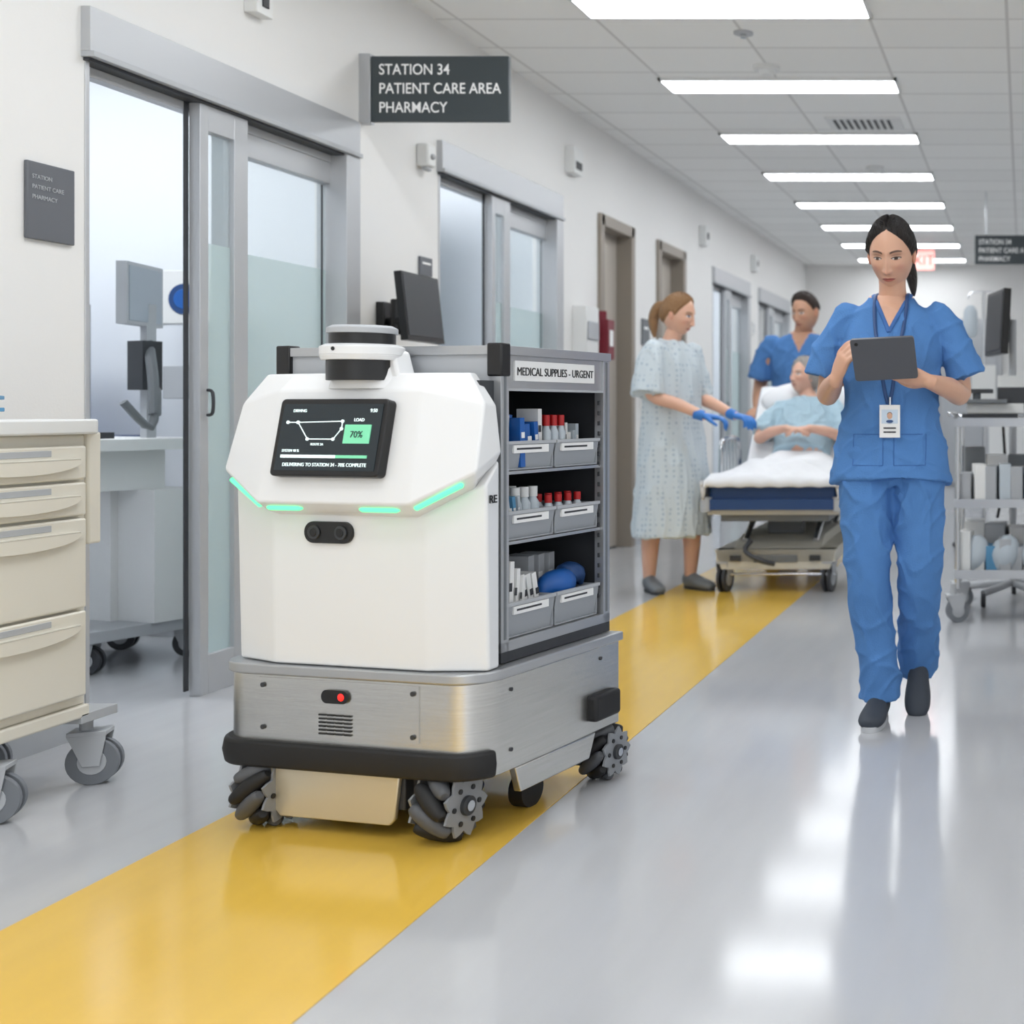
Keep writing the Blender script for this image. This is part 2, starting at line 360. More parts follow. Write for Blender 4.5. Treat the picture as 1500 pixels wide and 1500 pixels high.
# bumper: swept band
def band(r0,r1,ztop,zbot,outl,m,name,bev):
    bb=B(); V=[];F=[];n=len(outl)
    cx,cy=0,.2
    nrm=[]
    for i in range(n):
        p0=outl[max(i-1,0)];p1=outl[min(i+1,n-1)]; d=Vector((p1[0]-p0[0],p1[1]-p0[1])).normalized(); nrm.append(Vector((d.y,-d.x)))
    for i,p in enumerate(outl):
        for (r,z) in ((r0,zbot),(r1-.006,zbot-.002),(r1,(zbot+ztop)/2),(r1-.006,ztop+.002),(r0,ztop)):
            V.append((p[0]+nrm[i].x*r,p[1]+nrm[i].y*r,z))
    for i in range(n-1):
        for k in range(5):
            k2=(k+1)%5; F.append((i*5+k,i*5+k2,(i+1)*5+k2,(i+1)*5+k))
    F.append(tuple(range(5))); F.append(tuple(reversed(range((n-1)*5,n*5))))
    bb.add(V,F,m); return bb.ob(name,RB,bevel=bev,seg=3,angle=50)
path=[]
for k in range(11): a=R(180+9*k); path.append((LX+CR+CR*math.cos(a),CR+CR*math.sin(a)))
for k in range(9): a=R(270+9*k); path.append((.357-CR+CR*math.cos(a),CR+CR*math.sin(a)))
path=[(LX,.16)]+path
band(-.01,.024,.216,.155,path,M_rub,'bumper',.008)
b=B(); b.bb(.352,.385,.44,.56,.185,.255,M_rub); b.bb(LX-.028,LX+.005,.44,.56,.185,.255,M_rub); b.ob('rear_bumper_pads',RB,bevel=.01,seg=3)
# mecanum wheels
M_roll=mat('roller_grey',(84,86,90),.5); M_hub=mat('wheel_hub_grey',(140,143,147),.4)
def mecanum(name,x,y,sg,hand_,sc=1):
    b=B(); Rw=.082; w=.046
    b.cyl((-w,0,0),(w,0,0),.045,M_dark)
    for s_ in (-1,1):
        pts=[]
        for k in range(36):
            a=2*math.pi*k/36; r=.064+.009*math.cos(9*a); pts.append((r*math.cos(a),r*math.sin(a)))
        b.prism(pts,'x',s_*w-.003,s_*w+.003,M_hub)
        b.cyl((s_*w,0,0),(s_*(w+.012),0,0),.022,M_dark); b.cyl((s_*(w+.012),0,0),(s_*(w+.016),0,0),.012,M_chrome)
        for k in range(6):
            a=2*math.pi*k/6; b.cyl((s_*(w+.003),.042*math.cos(a),.042*math.sin(a)),(s_*(w+.006),.042*math.cos(a),.042*math.sin(a)),.006,M_black,seg=10)
    for k in range(9):
        a=2*math.pi*k/9; c=Vector((0,.0615*math.cos(a),.0615*math.sin(a))); t=Vector((0,-math.sin(a),math.cos(a)))
        d=(Vector((1,0,0))+t*hand_*.85).normalized()
        L=.052; rad=Vector((0,math.cos(a),math.sin(a)))
        pts=[]
        for q in (-1,-.85,-.45,0,.45,.85,1):
            p=c+d*(q*L)-rad*(.010*q*q*0)
            # keep the outer envelope circular
            rr=math.hypot(p.y,p.z); r=min(.0205, .082-rr) if rr<.08 else .004
            r=max(r,.006); pts.append((p.x,p.y,p.z,r*(.75 if abs(q)==1 else 1)))
        b.et(pts,M_roll if k%2 else M_rub,seg=14,sub=3)
    o=b.ob(name,RB,loc=(x,y,.082*sc)); o.scale=(sc,sc,sc); return o
mecanum('wheel_1',.245,.04,1,1,1.04); mecanum('wheel_2',-.258,.035,-1,-1,1.04); mecanum('wheel_3',.325,.56,1,-1,.93); mecanum('wheel_4',-.345,.56,-1,1,.93)
b=B(); b.cyl((.25,.30,.045),(.29,.30,.045),.045,M_rub); b.bb(.255,.285,.28,.32,.05,.12,M_dark); b.cyl((-.29,.30,.045),(-.25,.30,.045),.045,M_rub); b.bb(-.285,-.255,.28,.32,.05,.12,M_dark); b.ob('support_casters',RB)
b=B(); 
for x in (-.19,.165): b.bb(x-.02,x+.02,.04,.16,.06,.17,M_dark)
b.ob('axle_brackets',RB,bevel=.004)
# white shell
def ring(fw,yf,zf,hw,ys,zs,bw,yb,zb):
    return [(-bw,yb,zb),(-hw,ys,zs),(-fw,yf,zf),(fw,yf,zf),(hw,ys,zs),(bw,yb,zb)]
def shell(rings,name,m,bev):
    V=[];F=[]
    for r in rings: V+=r
    n=6
    for i in range(len(rings)-1):
        for k in range(n):
            k2=(k+1)%n; F.append((i*n+k,i*n+k2,(i+1)*n+k2,(i+1)*n+k))
    F.append(tuple(reversed(range(n)))); F.append(tuple(range((len(rings)-1)*n,len(rings)*n)))
    o=B().add(V,F,m).ob(name,RB,bevel=bev,seg=4,angle=80); o.modifiers['bevel'].angle_limit=R(12)
    wn=o.modifiers.new('wn','WEIGHTED_NORMAL'); wn.keep_sharp=False
    return o
shell([ring(.215,.004,.404,.355,.042,.404,.350,.088,.404),ring(.215,.0,.77,.356,.032,.845,.350,.088,.9)],'lower_shell',M_white,.007)
shell([ring(.19,.02,.76,.32,.04,.83,.30,.07,.88),ring(.205,-.02,.774,.343,.012,.85,.34,.088,.892),ring(.212,-.052,.80,.356,-.004,.875,.356,.088,.92),ring(.200,.006,1.066,.346,.040,1.035,.342,.088,1.03),ring(.180,.036,1.108,.29,.058,1.108,.285,.09,1.108)],'upper_shell',M_white,.006)
def lerp(a,b,t): return tuple(a[i]+(b[i]-a[i])*t for i in range(3))
b=B(); zz=.781
FRp=(.208,-.036,.786); SRp=(.352,.0,.861); FLp=(-.208,-.036,.786); SLp=(-.352,.0,.861)
for p,q,t0,t1 in ((FLp,FRp,.03,.27),(FLp,FRp,.66,.92),(FRp,SRp,.05,.80),(FLp,SLp,.05,.86)):
    b.et([(*lerp(p,q,t0),.003),(*lerp(p,q,t0+.02),.0065),(*lerp(p,q,t1-.02),.0065),(*lerp(p,q,t1),.003)],M_led,seg=10,sub=1)
b.ob('led_strips',RB)
b=B(); b.prism(roundrect(-.118,.018,.70,.752,.025,8),'y',-.008,.01,M_black)
for x in (-.088,-.012): b.cyl((x,-.012,.726),(x,-.006,.726),.017,M_dark); b.cyl((x,-.014,.726),(x,-.011,.726),.010,M_black)
b.ob('stereo_camera',RB,bevel=.002)
# screen
S=bpy.data.objects.new('touch_screen',None); scene.collection.objects.link(S); S.parent=RB; S.location=(-.012,-.031,.952); S.rotation_euler=(R(-12),0,0); S.scale=(.96,1,1)
B().prism(roundrect(-.158,.158,-.093,.093,.012,5),'y',-.014,.012,M_black).ob('bezel',S,bevel=.003)
B().bb(-.145,.145,-.0155,-.013,-.08,.08,M_ui).ob('display',S)
b=B()
def seg2(p,q,w=.0012): b.cyl((p[0],-.0165,p[1]),(q[0],-.0165,q[1]),w,M_uiw,seg=6)
pts=[(-.125,.035),(-.095,.035),(-.06,-.005),(.015,-.005),(.035,.02),(.035,.038),(-.095,.035)]
for i in range(len(pts)-1): seg2(pts[i],pts[i+1])
for p in pts: b.cyl((p[0],-.018,p[1]),(p[0],-.0155,p[1]),.004,M_uiw,seg=12)
b.bb(.045,.12,-.0175,-.0155,-.015,.03,M_uig); b.bb(-.13,.03,-.0175,-.0155,-.05,-.043,M_uiw); b.bb(.03,.12,-.0170,-.0155,-.05,-.043,M_uig)
b.ob('route_map',S)
rr=(R(90),0,0)
text('status','DELIVERING TO STATION 34 - 70% COMPLETE',.0118,(0,-.016,-.07),rr,M_uiw,S,'CENTER')
text('pct','70%',.022,(.082,-.0185,-.001),rr,M_ui,S,'CENTER'); text('load','LOAD',.011,(.082,-.016,.038),rr,M_uiw,S,'CENTER')
text('clock','9:50',.012,(.12,-.016,.06),rr,M_uiw,S,'CENTER'); text('mode','DRIVING',.01,(-.115,-.016,.06),rr,M_uiw,S)
text('small','SYSTEM 98 %',.009,(-.13,-.016,-.036),rr,M_uiw,S); text('small2','ROUTE 2A',.008,(-.03,-.016,-.02),rr,M_uiw,S,'CENTER')
# lidar
b=B(); cx,cy=.015,.03
b.et([(cx,cy+.01,1.07,.10,.05),(cx,cy+.01,1.105,.085,.05),(cx,cy+.01,1.125,.08,.05)],M_white,sub=2)
b.cyl((cx,cy,1.09),(cx,cy,1.145),.078,M_black,seg=48)
b.cyl((cx,cy,1.138),(cx,cy,1.150),.088,M_white,r1=.092,seg=48); b.cyl((cx,cy,1.150),(cx,cy,1.170),.092,M_white,seg=48); b.cyl((cx,cy,1.170),(cx,cy,1.176),.092,M_white,r1=.08,seg=48)
b.cyl((cx,cy,1.174),(cx,cy,1.203),.072,M_black,seg=48); b.cyl((cx,cy,1.202),(cx,cy,1.215),.077,M_lgrey,seg=48); b.cyl((cx,cy,1.215),(cx,cy,1.221),.077,M_lgrey,r1=.066,seg=48)
b.cyl((cx-.0,cy-.094,1.163),(cx,cy-.09,1.163),.005,M_black,seg=12)
b.ob('lidar_sensor',RB,bevel=.002)
b=B(); b.prism([(-.0,1.09),(.12,1.09),(.10,1.16),(.03,1.18)],'y',.03,.09,M_white); b.ob('lidar_mount',RB,bevel=.008,seg=3)
# dark filler
b=B(); b.bb(-.31,.31,.068,.125,.402,1.09,M_dark)
for i in range(6): b.bb(.311,.314,.08,.115,.44+i*.012,.446+i*.012,M_black)
b.ob('rear_spine',RB)
text('logo','RE',.026,(.3575,.040,.80),(R(90),0,R(90)),M_black,RB,off=.0006)
# cart cabinet
b=B(); X0,X1,Y0,Y1,Z0,Z1=-.315,.33,.12,.588,.43,1.176
b.bb(X0,X1,Y0,Y1,.404,Z0,M_dark)
for x in (X0,X1-.028):
    for y in (Y0,Y1-.03): b.bb(x,x+.028,y,y+.03,Z0,Z1,M_alu)
for y in (Y0+.01,Y1-.021): b.bb(X1-.0005,X1+.0008,y,y+.010,Z0+.03,Z1-.025,M_grey)
b.bb(X0-.003,X1+.003,Y0-.003,Y1+.003,Z1-.022,Z1,M_alu); b.bb(X0,X1,Y0,Y1,Z0,Z0+.025,M_alu)
b.bb(X0+.005,X1-.03,Y0+.005,Y0+.012,Z0,Z1-.02,M_lgrey); b.bb(X0+.005,X1-.03,Y1-.012,Y1-.005,Z0,Z1-.02,M_dark); b.bb(X0+.005,X0+.012,Y0,Y1,Z0,Z1-.02,M_lgrey)
b.bb(.0,.012,Y0+.01,Y1-.01,Z0,Z1-.02,M_dark)
b.bb(X1-.03,X1-.006,Y0+.03,Y1-.03,Z1-.105,Z1-.022,M_alu); b.bb(X1-.032,X1-.001,Y0+.03,Y1-.03,Z1-.11,Z1-.104,M_lgrey)
for z in (.695,.868): b.bb(.012,X1-.01,Y0+.03,Y1-.03,z-.008,z,M_alu)
for y in (Y0+.033,Y1-.038):
    for k in range(20): b.bb(X1-.014,X1-.0095,y,y+.005,.5+k*.028,.512+k*.028,M_dark)
b.ob('cabinet_frame',RB,bevel=.0015)
b=B()
for x,y in ((X0,Y0),(X1-.03,Y0)): b.bb(x-.006,x+.036,y-.006,y+.03,Z1-.075,Z1+.006,M_black)
b.ob('corner_caps',RB,bevel=.004)
B().bb(X1-.006,X1-.001,.175,.515,Z1-.085,Z1-.035,M_paper).ob('label_plate',RB)
text('label','MEDICAL SUPPLIES - URGENT',.029,(X1,.345,Z1-.071),(R(90),0,R(90)),M_black,RB,'CENTER',sx=.86,off=0)
bi=0
for z,h in ((.457,.085),(.697,.07),(.870,.07)):
    for (y0,y1) in ((.155,.345),(.352,.545)):
        b=B(); t=.004; xa,xb=.04,.318
        b.bb(xa,xb,y0,y1,z,z+t,M_bin); b.bb(xa,xb,y0,y0+t,z,z+h,M_bin); b.bb(xa,xb,y1-t,y1,z,z+h,M_bin); b.bb(xa,xa+t,y0,y1,z,z+h+.02,M_bin)
        b.prism([(xb-.012,z),(xb-.008,z),(xb+.006,z+h),(xb+.002,z+h)],'y',y0,y1,M_bin)
        b.bb(xb-.002,xb+.009,y0-.001,y1+.001,z+h-.006,z+h+.002,M_lgrey); b.bb(xb+.002,xb+.0085,y0+.02,y1-.03,z+h-.028,z+h-.008,M_paper)
        b.bb(xb+.0085,xb+.009,y0+.03,y1-.06,z+h-.02,z+h-.015,M_dark)
        bi+=1; b.ob('bin_%d'%bi,RB,bevel=.0015)
b=B()
def med_box(x,y,z,sx,sy,sz,m,rz=0,rx=0):
    b.box((x,y,z+sz/2),(sx,sy,sz),m,rz=rz,rx=rx); b.box((x+sx/2+.0008,y,z+sz*.65),(.001,sy*.7,sz*.12),M_dark if m in(M_paper,M_offw) else M_paper,rz=rz,rx=rx)
def bottle(x,y,z,h,r,m,cap):
    b.et([(x,y,z,r),(x,y,z+h*.65,r),(x,y,z+h*.75,r*.6),(x,y,z+h*.8,r*.6)],m,seg=14,sub=1); b.cyl((x,y,z+h*.78),(x,y,z+h),r*.72,cap,seg=14)
M_clear=mat('clear_plastic',(196,206,214),.2)
M_teal=mat('teal_box',(90,150,190),.5)
# upper shelf
for i in range(7): med_box(.25+rg.uniform(-.03,.04),.17+i*.024,.876,.06,.018,.12+rg.uniform(-.02,.03),rg.choice([M_paper,M_paper,M_teal,M_offw,M_blue]),rz=rg.uniform(-.2,.2),rx=rg.uniform(-.12,.12))
for i in range(6): bottle(.28-(i%2)*.045,.37+i*.016,.876,.13,.013,M_clear,M_red)
for i in range(4): med_box(.24,.47+i*.018,.876,.06,.014,.09+rg.uniform(-.01,.02),rg.choice([M_paper,M_clear]),rz=rg.uniform(-.3,.3))
# middle
for i in range(5): med_box(.26,.175+i*.017,.702,.06,.014,.10,rg.choice([M_clear,M_teal,M_clear]),rz=rg.uniform(-.3,.3),rx=.15)
for i in range(5): bottle(.27-(i%2)*.05,.255+i*.018,.702,.12,.017,M_clear,M_offw)
for i in range(8): bottle(.29-(i%2)*.045,.365+i*.0215,.702,.095,.013,M_clear,M_red)
# lower
for i in range(4): med_box(.26,.17+i*.02,.462,.09,.018,.20-.02*i,M_paper,rz=.1*i,rx=-.05*i)
for i in range(3): med_box(.24,.27+i*.024,.462,.1,.018,.14,rg.choice([M_paper,M_offw]),rx=.2)
for i in range(3): med_box(.17,.40+i*.045,.47,.08,.035,.16,M_lgrey,rz=.2)
b.et([(.27,.365,.52,.01),(.27,.39,.545,.03,.04),(.28,.43,.555,.035,.04),(.27,.47,.55,.03,.035),(.27,.50,.53,.01)],M_blue,sub=3)
b.et([(.27,.44,.54,.01),(.27,.47,.575,.03),(.27,.52,.57,.025),(.27,.54,.54,.008)],M_navy,sub=3)
b.ob('medical_supplies',RB,bevel=.001)
# ================================================================ LEFT DRAWER CART
E=empty('drawer_supply_cart',(-2.70,2.93,0)); b=B()
YN=-.13
b.bb(-.2,.19,YN+.005,.355,.235,.955,M_cream)
b.prism(roundrect(-.215,.225,YN-.015,.375,.03,4),'z',.955,.995,M_offw)
b.bb(-.215,-.2,YN-.01,.375,.995,1.03,M_offw); b.bb(-.2,.2,YN-.015,YN,.995,1.015,M_offw)
b.bb(.12,.2,.355,.40,.66,.96,M_cream)
for z0,z1 in ((.835,.925),(.74,.828),(.495,.733),(.262,.488)):
    b.bb(.19,.21,YN+.02,.335,z0,z1,M_cream)
b.bb(-.2,.2,YN,.36,.2,.235,M_cream)
b.ob('cabinet',E,bevel=.006,seg=3)
b=B(); yc=(YN+.36)/2
for z0,z1 in ((.835,.925),(.74,.828),(.495,.733),(.262,.488)):
    zc=z1-.036
    half=[(yc-.19,zc),(yc+.19,zc)]+[(yc+.19*math.cos(a),zc-.036*math.sin(a)**.8) for a in [math.pi*k/16 for k in range(1,16)]]
    b.prism(half,'x',.208,.222,M_cream); b.bb(.2095,.2225,yc-.185,yc+.185,zc-.001,zc+.003,M_beige)
    b.bb(.2095,.2115,yc-.10,yc+.10,z1-.026,z1-.010,M_lgrey)
b.ob('drawer_handles',E,bevel=.004,seg=3)
b=B()
M_cgrey=mat('caster_grey',(120,124,130),.5)
def caster(b,x,y,r=.062,ang=0,m=None):
    m=m or M_cgrey
    c=Vector((math.cos(ang),math.sin(ang),0)); n=Vector((-c.y,c.x,0)); o=Vector((x,y,r))
    for s_ in (-1,1):
        b.cyl(o+n*(s_*.008),o+n*(s_*.024),r,m,seg=28); b.cyl(o+n*(s_*.024),o+n*(s_*.027),r*.55,M_lgrey,seg=20)
        b.add([o+n*(s_*.030)+c*-.02+Vector((0,0,-.01)),o+n*(s_*.030)+c*.02+Vector((0,0,-.01)),o+n*(s_*.030)+c*.035+Vector((0,0,r+.012)),o+n*(s_*.030)+c*-.055+Vector((0,0,r+.012)),
               o+n*(s_*.034)+c*-.02+Vector((0,0,-.01)),o+n*(s_*.034)+c*.02+Vector((0,0,-.01)),o+n*(s_*.034)+c*.035+Vector((0,0,r+.012)),o+n*(s_*.034)+c*-.055+Vector((0,0,r+.012))],
              [(0,1,2,3),(7,6,5,4),(0,4,5,1),(1,5,6,2),(2,6,7,3),(3,7,4,0)],M_lgrey)
    b.box(o+c*-.01+Vector((0,0,r+.017)),(.09,.07,.012),M_lgrey,rz=ang); b.cyl(o+c*-.02+Vector((0,0,r+.02)),o+c*-.02+Vector((0,0,r+.075)),.016,M_lgrey)
for x in (-.15,.16):
    for y in (.10,.43): caster(b,x,y,.062,R(20))
b.bb(-.2,.2,.33,.46,.185,.21,M_lgrey)
b.ob('casters',E,bevel=.002)
b=B()
for i in range(7): b.box((rg.uniform(-.1,.1),.15+rg.uniform(-.12,.12),1.0+i*.010),(.15,.12,.010),rg.choice([M_paper,M_teal,M_blue,M_paper]),rz=rg.uniform(-.6,.6))
b.ob('packages',E,bevel=.002)
# ================================================================ ROOM 1 contents
E=empty('computer_workstation_cart',(-3.72,4.98,0),R(-20)); b=B()
for x in (-.2,.2):
    for y in (-.2,.2): caster(b,x,y,.055,R(30),M_dark)
b.bb(-.26,.26,-.24,.24,.125,.17,M_lgrey); b.bb(-.07,.07,-.03,.07,.17,.86,M_offw); b.bb(-.30,.30,-.25,.22,.86,.905,M_offw); b.bb(-.2,.2,-.2,.1,.70,.86,M_offw)
b.bb(-.22,.22,-.36,-.2,.83,.85,M_lgrey); b.bb(.08,.12,.08,.12,.9,1.45,M_lgrey)
b.bb(.0,.28,.0,.2,.17,.7,M_offw)
b.ob('frame',E,bevel=.008)
b=B(); b.bb(-.15,.15,-.02,.02,-.12,.13,M_lgrey); b.bb(-.135,.135,-.023,-.019,-.105,.115,mat('screen_dim',(160,170,180),.3)); b.ob('display',E,bevel=.006,loc=(.11,.06,1.48),rot=(0,0,R(122)))
b=B(); b.tube([(.15,.1,1.0),(.22,.05,1.1),(.26,0,.95),(.25,-.1,1.05)],.016,M_grey); b.tube([(.1,.1,1.3),(.2,.05,1.15),(.25,.02,1.0)],.02,M_grey); b.bb(.05,.14,.05,.13,1.1,1.3,M_dark); b.cyl((-.1,-.12,.905),(-.1,-.12,1.05),.05,M_blue,r1=.06); b.bb(-.02,.14,-.2,-.06,.905,.93,M_dark); b.ob('accessories',E)
E=empty('patient_monitor',(-3.82,5.62,1.52)); b=B(); b.bb(-.16,.14,-.06,.06,-.11,.13,M_offw); b.cyl((.02,-.065,0),(.02,-.055,0),.07,M_navy); b.cyl((.02,-.068,0),(.02,-.06,0),.045,M_blue); b.bb(-.03,.03,.05,.13,-.05,.05,M_lgrey); b.cyl((-.02,.09,-.05),(-.02,.09,-1.52),.02,M_lgrey); b.cyl((-.02,.05,-1.52),(-.02,.05,-1.49),.16,M_lgrey); b.tube([(.1,0,-.1),(.12,-.03,-.4),(.05,-.03,-.6),(.1,0,-.9)],.008,M_grey); b.bb(-.12,.08,-.0,.08,-.45,-.3,M_lgrey); b.ob('body',E,bevel=.01)
E=empty('medical_counter',(-4.75,5.5,0)); b=B(); b.bb(-.6,.55,-.3,.33,.08,.86,M_lgrey); b.bb(-.63,.58,-.33,.34,.86,.9,M_navy); b.bb(-.55,.5,-.25,.33,0,.08,M_dark)
for k in range(3): b.bb(-.57+k*.38,-.22+k*.38,-.315,-.30,.12,.82,M_offw)
b.bb(.1,.3,-.1,.1,.9,1.2,M_blue); b.bb(.32,.5,-.1,.1,.9,1.5,M_lgrey)
b.ob('cabinet',E,bevel=.005)
E=empty('office_stool',(-4.45,4.55,0)); b=B(); b.et([(0,0,.48,.15),(0,0,.5,.19),(0,0,.55,.19),(0,0,.57,.15)],M_dark,sub=2); b.cyl((0,0,.1),(0,0,.5),.025,M_chrome)
for k in range(5):
    a=2*math.pi*k/5; b.cyl((0,0,.12),(.26*math.cos(a),.26*math.sin(a),.08),.018,M_dark,seg=10); b.sph((.26*math.cos(a),.26*math.sin(a),.035),.035,M_dark)
b.et([(0,.15,.6,.02,.12),(0,.2,.75,.02,.17),(0,.22,.9,.02,.17),(0,.22,.98,.01,.1)],M_dark,xdir=(0,1,0)); b.ob('seat',E)
E=empty('privacy_curtain',(-4.6,7.6,0)); b=B(); V=[];F=[];n=60
for i in range(n+1):
    x=-.9+1.8*i/n; yv=.03*math.sin(i*1.1); V+= [(x,yv,.3),(x,yv,2.6)]
for i in range(n): F.append((2*i,2*i+2,2*i+3,2*i+1))
b.add(V,F,mat('curtain_cloth',(215,224,230),.8)); b.tube([(-.95,0,2.62),(.95,0,2.62)],.012,M_alu,sub=1); 
for x in (-.9,.9): b.cyl((x,0,2.62),(x,0,CZ),.008,M_alu)
b.ob('cloth',E)
# ================================================================ RIGHT UTILITY CART
E=empty('utility_cart',(-.03,6.13,0)); b=B()
for x in (-.29,.29):
    for y in (-.22,.22): b.cyl((x,y,.16),(x,y,.98),.014,M_chrome,seg=14); caster(b,x,y,.055,R(15))
for z in (.22,.56,.95):
    b.bb(-.3,.3,-.23,.23,z-.01,z+.004,M_lgrey); b.bb(-.305,.305,-.235,-.228,z-.012,z+.03,M_alu); b.bb(-.305,.305,.228,.235,z-.012,z+.03,M_alu); b.bb(-.305,-.298,-.23,.23,z-.012,z+.03,M_alu); b.bb(.298,.305,-.23,.23,z-.012,z+.03,M_alu)
b.tube([(-.29,-.22,.98),(-.33,-.22,1.0),(-.33,.22,1.0),(-.29,.22,.98)],.01,M_chrome)
b.ob('frame',E,bevel=.001)
b=B()
for z in (.226,.566):
    for i in range(9): hh=.12+.09*rg.random(); b.box((-.25+i*.062,-.12+rg.uniform(-.04,.02),z+hh/2),(.057,.14,hh),rg.choice([M_paper,M_clear,M_offw,M_teal,M_lgrey,M_grey]),rz=rg.uniform(-.15,.15))
    for i in range(5): hh=.2+.08*rg.random(); b.box((-.22+i*.11,.1,z+hh/2),(.10,.16,hh),rg.choice([M_paper,M_grey,M_offw,M_lgrey]),rz=rg.uniform(-.1,.1))
for i in range(3): b.et([(-.24+i*.15,-.15,.24,.03),(-.22+i*.15,-.15,.30,.07,.05),(-.2+i*.15,-.15,.37,.06,.04),(-.2+i*.15,-.15,.41,.02)],M_clear,sub=3)
b.bb(-.27,.0,-.18,.12,.956,1.0,M_dark); b.bb(-.25,.03,-.15,.1,1.0,1.05,M_offw); b.bb(-.28,-.05,-.2,.0,1.05,1.07,M_grey); b.bb(-.1,.1,-.1,.1,1.05,1.13,M_dark); b.bb(-.29,-.12,-.21,-.1,1.10,1.12,M_dark); b.cyl((-.2,-.15,1.05),(-.2,-.15,1.11),.02,M_grey)
b.ob('supplies',E,bevel=.004)
E=empty('monitor_stand',(-.06,6.55,0)); b=B()
for k in range(5):
    a=2*math.pi*k/5+.3; b.cyl((0,0,.1),(.25*math.cos(a),.25*math.sin(a),.07),.02,M_lgrey,seg=10); b.cyl((.25*math.cos(a)-.012,.25*math.sin(a),.035),(.25*math.cos(a)+.012,.25*math.sin(a),.035),.035,M_dark)
b.cyl((0,0,.08),(0,0,1.5),.02,M_lgrey); b.bb(-.08,.08,-.06,.06,1.1,1.2,M_offw); b.tube([(0,0,1.15),(-.05,-.05,1.0),(-.04,-.1,.7),(-.08,-.08,.45)],.008,M_black); b.ob('pole',E,bevel=.003)
b=B(); b.bb(-.02,.02,-.2,.2,-.17,.17,M_black); b.bb(-.024,-.018,-.185,.185,-.15,.155,M_dark); b.bb(0,.06,-.04,.04,-.04,.04,M_black); b.ob('display',E,bevel=.005,loc=(-.08,0,1.48),rot=(0,R(3),R(14)))
E=empty('iv_pole',(-.3,9.2,0)); b=B(); b.cyl((0,0,.08),(0,0,1.9),.014,M_chrome)
for k in range(5):
    a=2*math.pi*k/5; b.cyl((0,0,.1),(.25*math.cos(a),.25*math.sin(a),.05),.014,M_chrome,seg=10); b.sph((.25*math.cos(a),.25*math.sin(a),.025),.025,M_dark)
b.tube([(-.12,0,1.85),(-.08,0,1.9),(.08,0,1.9),(.12,0,1.85)],.006,M_chrome); b.et([(-.1,0,1.8,.02,.005),(-.1,0,1.75,.05,.02),(-.1,0,1.6,.05,.02),(-.1,0,1.56,.02,.01)],M_clear); b.bb(-.09,.09,-.08,.06,1.1,1.35,M_offw); b.ob('pole',E)
E=empty('wall_equipment_cabinet',(.1,14.2,0)); b=B(); b.bb(-.5,.4,-.25,.25,.05,.95,M_offw); b.bb(-.52,.42,-.27,.27,.95,.99,M_lgrey); b.bb(-.4,.3,-.2,.2,0,.05,M_dark); b.bb(-.3,.1,-.1,.1,.99,1.3,M_lgrey); b.bb(-.28,.08,-.11,-.1,1.03,1.27,M_dark); b.ob('body',E,bevel=.006)
# ================================================================ PEOPLE
def grid_head(NU,NV):
    t=np.linspace(0,2*np.pi,NU,endpoint=False); th=t-.5*np.sin(t); v=np.linspace(.02,np.pi-.02,NV)
    TH,VV=np.meshgrid(th,v)
    x=np.sin(VV)*np.sin(TH); y=-np.sin(VV)*np.cos(TH); z=np.cos(VV); return TH,VV,x,y,z
def base_head(x,y,z,VV,jaw=.30,wid=.074):
    s=np.maximum(np.sin(VV),1e-3); az=np.abs(z)
    box=np.where(z<0,np.sqrt(np.maximum(1-az**2.7,1e-6))/s,1+.0*z); box=np.minimum(box,1.35)
    n=np.maximum(0,-z)
    X=wid*x*box*(1-jaw*n**1.5); Y=y*box*np.where(y<0,.090,.100)
    Y=np.where((y>0)&(z<-.1),Y*(1-.45*(-z-.1)),Y)
    Y=np.where(y<0,Y*(1-.10*n**2),Y)
    return X,Y,.116*z
def G(a,b_,sa,sb): return np.exp(-(a/sa)**2-(b_/sb)**2)
def grid_faces(NU,NV,keep=None):
    F=[]
    for j in range(NV-1):
        for i in range(NU):
            q=(j*NU+i,j*NU+(i+1)%NU,(j+1)*NU+(i+1)%NU,(j+1)*NU+i)
            if keep is None or (keep[q[0]] and keep[q[1]] and keep[q[2]] and keep[q[3]]): F.append(q)
    return F
